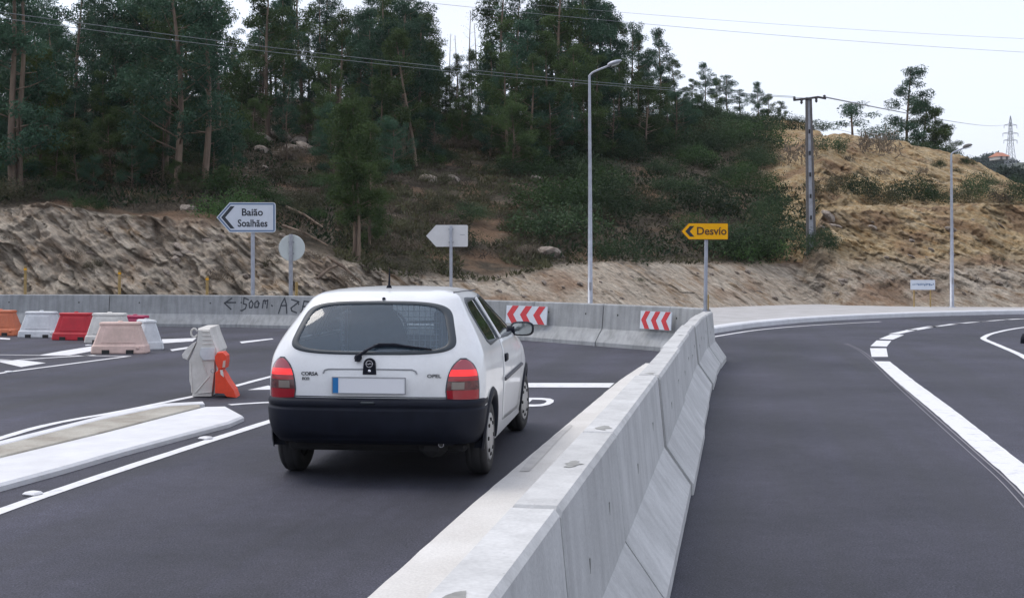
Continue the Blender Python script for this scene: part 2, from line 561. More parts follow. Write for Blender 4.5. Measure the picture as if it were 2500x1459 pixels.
M['leaf_green'] = leaf_mat('green_broom_leaf', (0.080, 0.140, 0.046), (0.026, 0.054, 0.022), scale=1.3, rand=.35)
M['leaf_fresh'] = leaf_mat('fresh_leaf', (0.125, 0.165, 0.045), (0.040, 0.068, 0.024))
M['leaf_scrub'] = leaf_mat('scrub_leaf', (0.066, 0.104, 0.046), (0.018, 0.034, 0.020), scale=1.3, rand=0.45)
M['leaf_olive'] = leaf_mat('olive_scrub_leaf', (0.120, 0.118, 0.062), (0.042, 0.044, 0.028), scale=1.3, rand=.35)
M['leaf_dry'] = leaf_mat('dry_scrub_twig', (0.19, 0.155, 0.115), (0.075, 0.062, 0.050), scale=1.5, rand=.35)
M['leaf_far'] = leaf_mat('far_leaf', (0.05, 0.075, 0.05), (0.025, 0.04, 0.03), scale=0.2)
M['leaf_yellow'] = leaf_mat('yellowing_leaf', (0.30, 0.22, 0.03), (0.12, 0.09, 0.02))
M['bark'] = mat('eucalyptus_bark', (0.23, 0.17, 0.12), 0.8, col2=(0.09, 0.06, 0.045), scale=1.2, stretch=(3, 3, 0.5), rand=0.2)
M['bark_pale'] = mat('pale_bare_bark', (0.42, 0.38, 0.36), 0.8, col2=(0.26, 0.22, 0.20), scale=1.2, stretch=(3, 3, 0.5))
M['rock'] = mat('boulder_rock', (0.30, 0.26, 0.22), 0.9, col2=(0.13, 0.10, 0.08), scale=2.5, rand=0.15, bump=0.6, bscale=9, fine=0.15, fscale=25)

# ------------------------------------------------------------------ terrain (the hillside)
#  column: [ (distance, row) x5 : toe, top of the cut bank, back of the bench, mid slope, crest ]
TAB = {
 -500: [(35, 781), (38.2, 505), (39.5, 495), (52, 395), (75, 250)],
 0:    [(35, 781), (38.2, 512), (39.5, 500), (52, 390), (75, 245)],
 140:  [(35, 781), (38.2, 503), (39.5, 493), (52, 385), (75, 245)],
 280:  [(35, 781), (38.0, 530), (39.5, 515), (52, 388), (75, 240)],
 500:  [(35, 781), (37.8, 548), (39.5, 528), (52, 380), (75, 235)],
 800:  [(35, 781), (37.0, 640), (39.0, 600), (54, 410), (75, 240)],
 1000: [(35.5, 779), (38.0, 676), (40.0, 640), (55, 420), (76, 270)],
 1200: [(36, 777), (39.5, 692), (41.5, 660), (56, 440), (77, 285)],
 1350: [(37, 774), (41, 664), (43, 640), (57, 440), (78, 290)],
 1500: [(38.5, 769), (42.5, 652), (44.5, 632), (58, 440), (79, 290)],
 1700: [(41, 762), (45, 648), (47, 630), (60, 440), (80, 285)],
 1880: [(44, 754), (47.5, 648), (49, 628), (58, 480), (80, 285)],
 1960: [(45, 752), (48.5, 642), (50, 600), (58, 440), (78, 300)],
 2010: [(45.5, 750), (49.5, 522), (53.5, 506), (60, 390), (71, 326)],
 2060: [(44, 754), (50, 514), (55, 505), (62, 400), (70, 320)],
 2200: [(43, 757), (50.5, 511), (56, 505), (63, 420), (72, 348)],
 2350: [(42.3, 759), (51, 511), (57, 505), (64, 440), (72, 388)],
 2500: [(42.0, 759), (52, 511), (58, 503), (65, 475), (72, 455)],
 3000: [(43.5, 755), (54, 511), (60, 503), (67, 500), (74, 500)],
}
TPX = np.array(sorted(TAB), float)
TD = np.array([[k[0] for k in TAB[int(p)]] for p in TPX])
TZ = np.array([[EYE + (HZ - k[1]) / FOC * k[0] for k in TAB[int(p)]] for p in TPX])
TZ[:, 0] = 0.10
back1 = np.where(TPX < 1700, TZ[:, 4] - 0.3, TZ[:, 4] - 2.5)
back2 = np.where(TPX < 1700, TZ[:, 4] - 6.0, 0.0)
TD = np.hstack([TD[:, :1] - 1.2, TD, TD[:, 4:5] + 22, TD[:, 4:5] + 95])
TZ = np.hstack([TZ[:, :1] * 0 - 0.12, TZ, back1[:, None], back2[:, None]])
NK = TD.shape[1]

def knots(px):
    d = np.array([np.interp(px, TPX, TD[:, k]) for k in range(NK)])
    z = np.array([np.interp(px, TPX, TZ[:, k]) for k in range(NK)])
    return d, z

def H(x, y):
    px = 1250.0 + FOC * x / y
    d, z = knots(px)
    return float(np.interp(y, d, z)) + 0.25 * mnoise.noise(Vector((x * 0.16, y * 0.16, 3.1))) * min(1.0, max(0.0, (y - d[1]) / 4))

def hit(px, py):
    """where the sight line through a pixel first meets the hillside"""
    d, z = knots(px)
    D = d[1]
    while D < d[5] + 15:
        zz = EYE + (HZ - py) / FOC * D
        x = (px - 1250.0) / FOC * D
        if H(x, D) >= zz:
            return x, D
        D += 0.2
    return (px - 1250.0) / FOC * d[5], d[5]

def build_hill():
    pxs = np.arange(-420, 2960, 4.0)
    segs = [(0, 1, 4), (1, 2, 84), (2, 3, 14), (3, 4, 52), (4, 5, 44), (5, 6, 8), (6, 7, 5)]
    rows = []
    for a, b, n in segs:
        for k in range(n):
            rows.append((a, b, k / n))
    rows.append((6, 7, 1.0))
    nc, nr = len(pxs), len(rows)
    V = np.zeros((nr, nc, 3)); attr = np.zeros((nr, nc, 4))
    KD = np.array([np.interp(pxs, TPX, TD[:, k]) for k in range(NK)])
    KZ = np.array([np.interp(pxs, TPX, TZ[:, k]) for k in range(NK)])
    for r, (a, b, t) in enumerate(rows):
        D = KD[a] * (1 - t) + KD[b] * t
        Z = KZ[a] * (1 - t) + KZ[b] * t
        X = (pxs - 1250.0) / FOC * D
        V[r, :, 0] = X; V[r, :, 1] = D; V[r, :, 2] = Z
        bank = 1.0 if (a == 1) else (0.55 if a == 0 else (max(0.0, 1 - 1.6 * t) if a == 2 else 0.0))
        attr[r, :, 0] = bank
        mound = np.clip((pxs - 1850) / 60.0, 0, 1)
        if a >= 3:
            attr[r, :, 1] = mound
        elif a == 2:
            attr[r, :, 1] = mound
        else:
            attr[r, :, 1] = np.clip((pxs - 1960) / 90.0, 0, 1) * (min(1, max(0, (t - 0.30) / 0.25)) if a == 1 else 0)
    # break the cut faces up: tilted layers, ridges and loose lumps
    ca, sa = math.cos(R(38)), math.sin(R(38))
    out = V.copy()
    nv = mnoise.noise
    for r in range(nr):
        for c in range(nc):
            x, y, z = V[r, c]
            bank = attr[r, c, 0]; md = attr[r, c, 1]
            rough = max(bank, md * 0.8)
            low = nv(Vector((x * 0.16, y * 0.16, 3.1)))
            a, b, t = rows[r]
            w = min(1.0, max(0.0, (y - KD[1, c]) / 4))
            dz = 0.25 * low * w
            dy = 0.0; dyb = 0.0; cellv = None
            if rough > 0.02 and a > 0:
                u = x * ca - z * sa * 1.0 + y * .2
                v = x * sa + z * ca
                wv = nv(Vector((u * 0.35, v * 0.5, y * 0.2)))
                l1 = 1 - abs(nv(Vector((u * 0.55, v * 3.2 + wv * 1.2, y * 0.5))))
                l2 = 1 - abs(nv(Vector((u * 1.4 + 7, v * 6.5 + wv * 2, y * 1.2))))
                l3 = nv(Vector((x * 4.6, y * 4.6, z * 4.6)))
                big = nv(Vector((x * 0.55, y * 0.3, z * 0.6 + 9)))
                edge = 1.0
                if a == 1: edge = min(1, t * 5)
                amp = rough * edge
                l4 = 1 - abs(nv(Vector((u * 3.2 + 3, v * 13 + wv * 3, y * 2.2))))
                if a == 1 or bank > .5 or md > .3:
                    q = Vector((u * 0.55 + wv * .3, v * 2.7, y * 0.45))
                    ds, ps = mnoise.voronoi(q)
                    cr = min(1.0, (ds[1] - ds[0]) / 0.16)
                    cell = mnoise.cell(ps[0] * 7.3)
                    q2 = Vector((u * 1.7 + 5, v * 6.2, y * 1.1))
                    ds2, ps2 = mnoise.voronoi(q2)
                    cr2 = min(1.0, (ds2[1] - ds2[0]) / 0.18)
                    cell2 = mnoise.cell(ps2[0] * 5.1)
                    sand = min(1.0, max(0.0, (pxs[c] - 950) / 200.0)) * min(1.0, max(0.0, (1990 - pxs[c]) / 90.0))
                    if a > 3: sand = 0.55
                    amp *= 1 - 0.62 * sand
                    dyb = amp * ((1 - cr) * 0.07 + (1 - cr2) * 0.035 - cell * 0.17 - cell2 * 0.10)
                    cellv = 0.5 + 0.5 * (cell * .6 + cell2 * .4) * (1 - .7 * sand) + 0.16 * sand * (a == 1)
                amp = amp * (0.62 if a == 1 else 1.0)
                dy = amp * (-(l1 - 0.75) * 0.34 - (l2 - 0.75) * 0.20 - (l4 - 0.75) * 0.12 - l3 * 0.16 - big * 0.62 - nv(Vector((x * 1.6, y * 1.6, z * 1.9 + 4))) * 0.30)
                dz += amp * ((l1 - 0.75) * 0.22 + (l2 - .75) * .12 + l3 * 0.08 + big * 0.12)
            else:
                dz += 0.10 * nv(Vector((x * 1.1, y * 1.1, 0))) * w
            out[r, c, 1] += dy + dyb
            out[r, c, 2] += dz
            attr[r, c, 2] = 0.5 if cellv is None else min(1, max(0, cellv))
    me = bpy.data.meshes.new('hillside')
    verts = out.reshape(-1, 3)
    idx = np.arange(nr * nc).reshape(nr, nc)
    q = np.stack([idx[:-1, :-1], idx[:-1, 1:], idx[1:, 1:], idx[1:, :-1]], -1).reshape(-1, 4)
    me.vertices.add(len(verts)); me.vertices.foreach_set('co', verts.ravel())
    me.loops.add(q.size); me.loops.foreach_set('vertex_index', q.ravel())
    me.polygons.add(len(q)); me.polygons.foreach_set('loop_start', np.arange(0, q.size, 4)); me.polygons.foreach_set('loop_total', np.full(len(q), 4))
    me.update(); me.validate()
    ca_ = me.color_attributes.new('soil', 'FLOAT_COLOR', 'POINT')
    attr[..., 3] = 1
    ca_.data.foreach_set('color', attr.reshape(-1))
    # material
    m, nt, b = new_mat('hill_soil')
    N, L = nt.nodes, nt.links
    at = N.new('ShaderNodeAttribute'); at.attribute_name = 'soil'
    sp = N.new('ShaderNodeSeparateColor'); L.new(at.outputs['Color'], sp.inputs[0])
    g = N.new('ShaderNodeNewGeometry')
    mp = N.new('ShaderNodeMapping'); mp.vector_type = 'TEXTURE'; mp.inputs['Rotation'].default_value = (0, R(36), 0); mp.inputs['Scale'].default_value = (2.2, 1.3, 0.36)
    L.new(g.outputs['Position'], mp.inputs['Vector'])
    def noise_ramp(vec, scale, stops, detail=8, rough=0.7):
        nz = N.new('ShaderNodeTexNoise'); nz.inputs['Scale'].default_value = scale; nz.inputs['Detail'].default_value = detail; nz.inputs['Roughness'].default_value = rough
        L.new(vec, nz.inputs['Vector'])
        rp = N.new('ShaderNodeValToRGB')
        while len(rp.color_ramp.elements) < len(stops): rp.color_ramp.elements.new(0.5)
        for e, (p, c) in zip(rp.color_ramp.elements, stops):
            e.position = p; e.color = (*c, 1)
        L.new(nz.outputs['Fac'], rp.inputs['Fac'])
        return rp.outputs[0], nz.outputs['Fac']
    pale, f1 = noise_ramp(mp.outputs[0], 1.5, [(0.29, (0.18, 0.12, 0.075)), (0.36, (0.38, 0.275, 0.18)), (0.46, (0.51, 0.425, 0.335)), (0.66, (0.66, 0.585, 0.48))])
    tan, f2 = noise_ramp(mp.outputs[0], 1.9, [(0.29, (0.22, 0.125, 0.062)), (0.38, (0.46, 0.295, 0.14)), (0.50, (0.56, 0.42, 0.24)), (0.70, (0.64, 0.54, 0.38))])
    soil, f3 = noise_ramp(g.outputs['Position'], 0.9, [(0.3, (0.05, 0.043, 0.032)), (0.5, (0.115, 0.095, 0.070)), (0.62, (0.19, 0.157, 0.118)), (0.75, (0.30, 0.255, 0.20))])
    m1 = N.new('ShaderNodeMix'); m1.data_type = 'RGBA'
    L.new(sp.outputs[0], m1.inputs['Factor']); L.new(soil, m1.inputs['A']); L.new(pale, m1.inputs['B'])
    m2 = N.new('ShaderNodeMix'); m2.data_type = 'RGBA'
    L.new(sp.outputs[1], m2.inputs['Factor']); L.new(m1.outputs['Result'], m2.inputs['A']); L.new(tan, m2.inputs['B'])
    n9 = N.new('ShaderNodeTexNoise'); n9.inputs['Scale'].default_value = 7.0; n9.inputs['Detail'].default_value = 8; n9.inputs['Roughness'].default_value = 0.7
    L.new(mp.outputs[0], n9.inputs['Vector'])
    mr9 = N.new('ShaderNodeMapRange'); mr9.inputs['From Min'].default_value = 0.36; mr9.inputs['From Max'].default_value = 0.64
    mr9.inputs['To Min'].default_value = 0.6; mr9.inputs['To Max'].default_value = 1.2
    L.new(n9.outputs['Fac'], mr9.inputs['Value'])
    n8 = N.new('ShaderNodeTexNoise'); n8.inputs['Scale'].default_value = 0.42; n8.inputs['Detail'].default_value = 5
    L.new(g.outputs['Position'], n8.inputs['Vector'])
    mr8 = N.new('ShaderNodeMapRange'); mr8.inputs['From Min'].default_value = 0.52; mr8.inputs['From Max'].default_value = 0.66; mr8.inputs['To Max'].default_value = 0.7
    L.new(n8.outputs['Fac'], mr8.inputs['Value'])
    m8 = N.new('ShaderNodeMix'); m8.data_type = 'RGBA'; m8.inputs['B'].default_value = (0.30, 0.185, 0.115, 1)      # iron stained patches
    L.new(mr8.outputs[0], m8.inputs['Factor']); L.new(m2.outputs['Result'], m8.inputs['A'])
    sc9 = N.new('ShaderNodeVectorMath'); sc9.operation = 'SCALE'
    mrc = N.new('ShaderNodeMapRange'); mrc.inputs['From Min'].default_value = 0.1; mrc.inputs['From Max'].default_value = 0.9; mrc.inputs['To Min'].default_value = 0.78; mrc.inputs['To Max'].default_value = 1.2
    L.new(sp.outputs[2], mrc.inputs['Value'])
    mm9 = N.new('ShaderNodeMath'); mm9.operation = 'MULTIPLY'; L.new(mr9.outputs[0], mm9.inputs[0]); L.new(mrc.outputs[0], mm9.inputs[1])
    L.new(m8.outputs['Result'], sc9.inputs[0]); L.new(mm9.outputs[0], sc9.inputs['Scale'])
    L.new(sc9.outputs[0], b.inputs['Base Color'])
    b.inputs['Roughness'].default_value = 0.95
    sock(b, 'Specular IOR Level', 'Specular').default_value = 0.15
    nb = N.new('ShaderNodeTexNoise'); nb.inputs['Scale'].default_value = 3.5; nb.inputs['Detail'].default_value = 10; nb.inputs['Roughness'].default_value = 0.75
    L.new(mp.outputs[0], nb.inputs['Vector'])
    bp = N.new('ShaderNodeBump'); bp.inputs['Strength'].default_value = 1.0; bp.inputs['Distance'].default_value = 0.3
    L.new(nb.outputs['Fac'], bp.inputs['Height']); L.new(bp.outputs[0], b.inputs['Normal'])
    me.materials.append(m)
    o = bpy.data.objects.new('hillside', me); COL.objects.link(o)
    tag(o, 'wooded hillside with pale and orange cut banks along its foot', kind='structure')
    return o
hillside = build_hill()

# ground reaching the horizon, and the far blue ridge
M['earth'] = mat('bare_earth', (0.26, 0.22, 0.18), 0.95, col2=(0.16, 0.13, 0.10), scale=0.8, coord='Geometry', fine=0.15, fscale=14)
gb = MB().add([(-2500, -800, -0.13), (2500, -800, -0.13), (2500, 4000, -0.13), (-2500, 4000, -0.13)], [(0, 1, 2, 3)])
tag(gb.build('ground', M['earth']), 'bare earth around and behind the road', kind='structure')

def build_ridge():
    pts = []; fs = []
    xs = np.linspace(-150, 520, 135)
    ys = np.linspace(330, 640, 24)
    for j, y in enumerate(ys):
        for x in xs:
            t = j / (len(ys) - 1)
            crest = 1.53 + (HZ - np.interp(1250 + FOC * x / 560.0, [1000, 2200, 2400, 2500, 2700, 3300], [500, 440, 408, 408, 395, 380])) / FOC * 560.0
            prof = math.sin(min(1.0, t / 0.74) * PI / 2) if t < 0.74 else 1 - (t - 0.74) * 0.8
            z = -1.5 + (crest + 1.5) * prof + 2.0 * mnoise.noise(Vector((x * 0.02, y * 0.02, 0)))
            pts.append((x, y, z))
    n = len(xs)
    for j in range(len(ys) - 1):
        for i in range(n - 1):
            fs.append((j * n + i, j * n + i + 1, (j + 1) * n + i + 1, (j + 1) * n + i))
    b = MB().add(pts, fs, 0, True)
    m = mat('far_hill_growth', (0.06, 0.075, 0.045), 0.95, col2=(0.03, 0.04, 0.028), scale=0.08, coord='Geometry')
    o = b.build('far_hill', m)
    return tag(o, 'far wooded hill beyond the earth mound', kind='structure')
build_ridge()

# ------------------------------------------------------------------ road
kerb_pts = [ground_at(1655, 828), ground_at(1700, 820), ground_at(1755, 812), ground_at(1850, 798), ground_at(2000, 784.5), ground_at(2200, 774.5), ground_at(2350, 770), ground_at(2500, 766.5), ground_at(2800, 764), ground_at(3300, 762)]
kerb_path = smooth_path([(p[0], p[1]) for p in kerb_pts], 6)
base_pts = [(-40, 32.0), (-22, 32.0), ground_at(-60, 794.5), ground_at(258, 796), ground_at(575, 799), ground_at(760, 803.5), ground_at(930, 810.5), ground_at(1110, 820), ground_at(1285, 831), ground_at(1450, 844), ground_at(1610, 857), ground_at(1690, 867)]
far_path = smooth_path([(p[0], p[1]) for p in base_pts], 6)

outline = [(-60, -40), (60, -40), (60, 41)] + [(p.x, p.y) for p in reversed(kerb_path)] 
outline = outline[:-2] + [(-2.0, 30.5), (-6, 32.5), (-14, 33.6), (-60, 33.6)]
rb = MB().add([(x, y, 0) for x, y in outline], [tuple(range(len(outline)))])
road = rb.build('road', M['asphalt'])
tag(road, 'dark new asphalt road split by the concrete barrier', kind='structure')
ZP = 0.004

_pr = random.Random(12)
def paint_strip(name, path, w0, w1, m=None, z=ZP, label=None):
    P = [Vector((p[0], p[1])) for p in path]
    tot = sum((P[k + 1] - P[k]).length for k in range(len(P) - 1))
    n = max(len(P), int(tot / 0.22))
    Q = [walk(P, tot * k / n)[0] for k in range(n + 1)]
    jit = min(0.004, abs(w1 - w0) * 0.04)
    vs = []
    for k, p in enumerate(Q):
        t = (Q[min(k + 1, n)] - Q[max(k - 1, 0)]).normalized()
        nrm = Vector((t.y, -t.x))
        a = p + nrm * (w0 + _pr.uniform(-jit, jit)); b2 = p + nrm * (w1 + _pr.uniform(-jit, jit))
        vs += [(a.x, a.y, z), (b2.x, b2.y, z)]
    fs = [(2 * k, 2 * k + 1, 2 * k + 3, 2 * k + 2) for k in range(n)]
    o = MB().add(vs, fs).build(name, m or M['paint'], road)
    if label: o['label'] = label
    return o

def paint_poly(name, pixels, m=None, z=ZP, label=None):
    pts = [ground_at(*p) for p in pixels]
    o = MB().add([(x, y, z) for x, y in pts], [tuple(range(len(pts)))]).build(name, m or M['paint'], road)
    if label: o['label'] = label
    return o
G = ground_at
# right carriageway: broad white line, then dashes sweeping right
cl = smooth_path([G(2760, 1395), G(2590, 1248), G(2500, 1165), G(2400, 1083), G(2300, 1000), G(2210, 930), G(2153, 882)], 6)
paint_strip('broad_line', cl, -0.12, 0.12, label='broad solid white line on the right carriageway')
dashes = [((2128, 871), (2168, 871), (2164, 850), (2124, 850)), ((2125, 845), (2165, 846), (2176, 832), (2140, 831)),
          ((2146, 827.5), (2180, 829), (2207, 817.5), (2174, 816.5)), ((2169, 815), (2195, 815.5), (2243, 804.5), (2222, 804)), ((2208, 806), (2240, 806), (2297, 795.6), (2264, 796.4)),
          ((2254, 799), (2280, 798.6), (2358, 788.6), (2336, 789.4)), ((2308, 791.6), (2335, 791.2), (2424, 782.8), (2400, 783.6)), ((2372, 786.0), (2400, 785.4), (2490, 777.8), (2470, 778.4)), ((2440, 780.8), (2470, 780.2), (2560, 775.0), (2540, 775.4))]
for q in dashes:
    paint_poly('dash', q)
# island nose marked by a bent white line at the right edge
nose = smooth_path([G(2760, 1075), G(2560, 915), G(2500, 871), G(2440, 844), G(2405, 829), G(2403, 823), G(2430, 812), G(2500, 799), G(2620, 789)], 6)
paint_strip('nose_line', nose, -0.06, 0.06)
# scratched setting-out lines beside the broad line
sl = smooth_path([G(2560, 1262), G(2480, 1178), G(2400, 1108), G(2300, 1022), G(2200, 935), G(2120, 862), G(2072, 838)], 5)
paint_strip('setting_out_line', sl, -0.05, -0.036, M['scribe'], z=0.003)
paint_strip('setting_out_line', sl, -0.10, -0.09, M['scribe'], z=0.003)
# edge line under the far kerb
el = smooth_path([G(1700, 830), G(1755, 820), G(1830, 808), G(1900, 800.5), G(2000, 793), G(2150, 785)], 6)
paint_strip('edge_line', el, -0.05, 0.05)
# stop line and the word STOP on the car's lane
paint_poly('stop_line', [(760, 934), (1500, 935), (1488, 946), (760, 944)])
th = R(-8.0)
fx, fy = G(1318, 981)
def road_word(s, height, width, right_x, y0, y1):
    cu_frame = Matrix.Identity(4)
    o = text_obj('stop_lettering', s, 1.0, cu_frame, M['paint'], road, extrude=0.0, weight=0.0, align='LEFT')
    co = np.array([v.co[:] for v in o.data.vertices])
    mn, mx = co.min(0), co.max(0)
    for v in o.data.vertices:
        u = (v.co.x - mx[0]) / (mx[0] - mn[0]) * width
        w = (v.co.y - mn[1]) / (mx[1] - mn[1]) * (y1 - y0)
        x = right_x + u * math.cos(th) - w * math.sin(th) * 1.0
        y = y0 + u * math.sin(th) + w * math.cos(th)
        v.co = (x, y, ZP)
    return o
yb, yt = G(1300, 1012)[1], G(1300, 971)[1]
road_word('STOP', 1, 1.9, G(1340, 1012)[0] - 0.075, yb, yt)
# left lane markings
ll = smooth_path([G(-260, 1345), G(0, 1248), G(200, 1178), G(400, 1112), G(560, 1060), G(700, 1015)], 4)
paint_strip('lane_line', ll, -0.055, 0.055, label='long solid white line left of the white hatchback')
l2 = smooth_path([G(-250, 1152), G(0, 1070), G(130, 1034), G(300, 1003), G(460, 970), G(490, 964)], 4)
paint_strip('lane_line', l2, -0.05, 0.05, label='white line along the back of the raised separator')
l3 = smooth_path([G(572, 943), G(670, 917), G(800, 886)], 4)
paint_strip('lane_line', l3, -0.05, 0.05, label='white line running behind the white hatchback')
l4 = smooth_path([G(-200, 945), G(0, 911), G(150, 891), G(310, 870)], 4)
paint_strip('lane_line', l4, -0.05, 0.05)
l5 = smooth_path([G(-200, 876), G(0, 880), G(110, 874), G(232, 867)], 4)
paint_strip('lane_line', l5, -0.06, 0.06)
l6 = smooth_path([G(560, 988), G(620, 984), G(680, 981)], 3)
paint_strip('lane_line', l6, -0.05, 0.06)
l7 = smooth_path([G(-160, 866), G(0, 866), G(150, 868), G(320, 869)], 3)
paint_strip('lane_line', l7, -0.04, 0.04)
paint_poly('arrow_head', [(605, 952), (655, 941), (668, 945), (660, 951)])
paint_poly('arrow_head', [(0, 877), (60, 880), (112, 886), (52, 896), (0, 884)])
paint_poly('hatching_bar', [(95, 867), (150, 857), (226, 845), (226, 857), (170, 867)])
paint_poly('dash', [(395, 828), (480, 825), (470, 833), (397, 838)])
paint_poly('dash', [(585, 834), (664, 826), (668, 828), (590, 838)])
paint_poly('dash', [(415, 853), (470, 845), (473, 849), (420, 857)])
paint_poly('dash', [(0, 824), (25, 826), (24, 829), (0, 828)])
paint_poly('dash', [(-80, 871), (-20, 867), (-10, 872), (-70, 876)])
for (x, y) in ((80, 1208), (502, 1072), (22, 909), (216, 844)):
    gx, gy = G(x, y)
    k = gy / FOC
    o = MB().box((gx, gy, 0.012), (0.105, 0.10, 0.024), rz=R(-25), bev=0.011).build('road_stud', M['paint'])
    tag(o, {80: 'white road stud nearest the camera beside the solid lane line', 502: 'white road stud between lane line and tip of the raised separator', 22: 'white road stud by the lane line at the left edge',
            216: 'white road stud in front of the row of plastic barriers'}[x], 'road stud', 'white road studs by the lane lines')

# raised separator at the left: pale infill with painted kerb round it
def slab(name, pix, z0, z1, m, parent=None, bev=0.02):
    pts = [G(px, py, z1) for px, py in pix]
    c = (sum(p[0] for p in pts) / len(pts), sum(p[1] for p in pts) / len(pts))
    n = len(pts)
    vs = [(x, y, z0) for x, y in pts] + [(x, y, z1 - bev) for x, y in pts]
    for i, (x, y) in enumerate(pts):
        a = Vector(pts[i - 1]); b2 = Vector(pts[(i + 1) % n]); p = Vector((x, y))
        e1 = (p - a).normalized(); e2 = (b2 - p).normalized()
        nn = Vector((-(e1.y + e2.y), e1.x + e2.x)).normalized()
        # inward for counter-clockwise outlines
        vs.append((x + nn.x * bev, y + nn.y * bev, z1))
    fs = [tuple(range(2 * n, 3 * n))]
    for i in range(n):
        j = (i + 1) % n
        fs.append((i, j, n + j, n + i)); fs.append((n + i, n + j, 2 * n + j, 2 * n + i))
    return MB().add(vs, fs).build(name, m, parent)
isl = empty('traffic_island', (0, 0, 0)); tag(isl, 'low raised separator with white painted kerb and stained concrete infill', kind='structure')
slab('painted_kerb', [(-260, 1262), (0, 1180), (160, 1137), (300, 1097), (440, 1060), (560, 1029), (596, 1014), (552, 991), (500, 992), (420, 1012), (250, 1056), (0, 1116), (-260, 1186)], 0.0, 0.055, M['paint_bright'], isl)
slab('concrete_infill', [(-260, 1181), (0, 1113), (250, 1053), (420, 1009), (490, 992), (488, 986), (400, 991), (250, 1022), (0, 1086), (-260, 1158)], 0.0, 0.047, M['infill'], isl, bev=0.01)
slab('rear_kerb', [(-260, 1157), (0, 1085), (250, 1021), (400, 990), (500, 984), (496, 979), (400, 984), (250, 1013), (0, 1075), (-260, 1147)], 0.0, 0.055, M['paint_bright'], isl, bev=0.01)

# far kerb and pavement on the right
def kerb_run(name, path, w, h, m, bev=0.03):
    P = path
    prof = [(0, 0), (0, h - bev), (bev, h), (w, h), (w, 0)]
    vs = []
    for i, p in enumerate(P):
        t = (P[min(i + 1, len(P) - 1)] - P[max(i - 1, 0)]).normalized()
        nl = Vector((-t.y, t.x))
        for (a, z) in prof:
            q = p + nl * a
            vs.append((q.x, q.y, z))
    n = len(prof); fs = []
    for i in range(len(P) - 1):
        for k in range(n - 1):
            fs.append((i * n + k, (i + 1) * n + k, (i + 1) * n + k + 1, i * n + k + 1))
    return MB().add(vs, fs).build(name, m)
kb = kerb_run('kerb', kerb_path, 0.30, 0.14, M['paint_bright'])
tag(kb, 'white painted kerb sweeping round the far side of the road', kind='structure')
pv = []
for p in kerb_path:
    i = kerb_path.index(p)
    t = (kerb_path[min(i + 1, len(kerb_path) - 1)] - kerb_path[max(i - 1, 0)]).normalized()
    q = p + Vector((-t.y, t.x)) * 0.302
    pv.append((q.x, q.y, 0.132))
far_e = []
for p in kerb_path:
    px = 1250 + FOC * p.x / p.y
    d, z = knots(px)
    D = d[1] + 0.9
    far_e.append(((px - 1250) / FOC * D, D, 0.132))
n = len(pv)
pm = MB().add(pv + far_e, [(i, i + 1, n + i + 1, n + i) for i in range(n - 1)])
tag(pm.build('pavement', M['pavement']), 'grey concrete pavement between white kerb and cut bank', kind='structure')

# ------------------------------------------------------------------ concrete barriers
def barrier_profile(h=0.80):
    return [(-0.30, 0.0), (-0.30, 0.075), (-0.125, 0.325), (-0.082, h - 0.02), (-0.066, h), (0.066, h), (0.082, h - 0.02), (0.125, 0.325), (0.30, 0.075), (0.30, 0.0)]

def barrier_block(p0, p1, label, group, mname, holes=True, slots=False, pits=False, side=1, rng=random):
    """a cast block from p0 to p1 (centre line); local y runs along it, +x is its right"""
    a, b = Vector(p0), Vector(p1)
    d = b - a
    Ln = d.length - 0.028
    ang = math.atan2(d.y, d.x) - PI / 2
    c = (a + b) / 2
    root = empty('concrete_barrier', (c.x, c.y, 0), ang, label, 'concrete barrier', group)
    pr = barrier_profile()
    n = len(pr)
    cen = (0.0, 0.33)
    stations = [(-Ln / 2, 0.965), (-Ln / 2 + 0.014, 1.0), (0, 1.0), (Ln / 2 - 0.014, 1.0), (Ln / 2, 0.965)]
    vs = []
    for (y, k) in stations:
        for (x, z) in pr:
            zz = z if z < 0.01 else cen[1] + (z - cen[1]) * k
            vs.append((x * k, y, zz))
    fs = []
    for s in range(len(stations) - 1):
        for i in range(n - 1):
            fs.append((s * n + i, s * n + i + 1, (s + 1) * n + i + 1, (s + 1) * n + i)[::-1])
    fs.append(tuple(range(n))); fs.append(tuple(range((len(stations) - 1) * n, len(stations) * n))[::-1])
    MB().add(vs, [f for f in fs]).build('body', M[mname], root)
    nx = Vector((math.cos(R(5.2)), 0, math.sin(R(5.2))))
    if holes:
        for fy in (-0.27, 0.27):
            for sgn in (side,):
                z = 0.60
                x = 0.125 - (z - 0.325) * (0.043 / 0.455)
                ring = MB()
                pts = []
                for k in range(10):
                    an = 2 * PI * k / 10
                    pts.append((sgn * (x + 0.0022 - math.sin(an) * 0.020 * 0.095), fy * Ln + math.cos(an) * 0.020, z + math.sin(an) * 0.020))
                ring.add(pts, [tuple(range(10))])
                ring.build('anchor_hole', M['dark_hole'], root)
    if slots:
        for fy, z in ((-0.2, 0.50), (0.22, 0.56)):
            x = 0.125 - (z - 0.325) * (0.043 / 0.455)
            s_ = MB().box((x, fy * Ln, z), (0.006, 0.012, 0.055), bev=0.002)
            s_.build('slot', M['stain'], root)
    if pits:
        for fy in pits:
            pts = []
            for k in range(12):
                an = 2 * PI * k / 12
                rr = 0.35 + 0.8 * rng.random()
                pts.append((0.008 + 0.042 * rr * math.cos(an), fy * Ln + 0.085 * rr * math.sin(an), 0.802))
            MB().add(pts, [tuple(range(12))]).build('lifting_pocket', M['stain'], root)
    return root

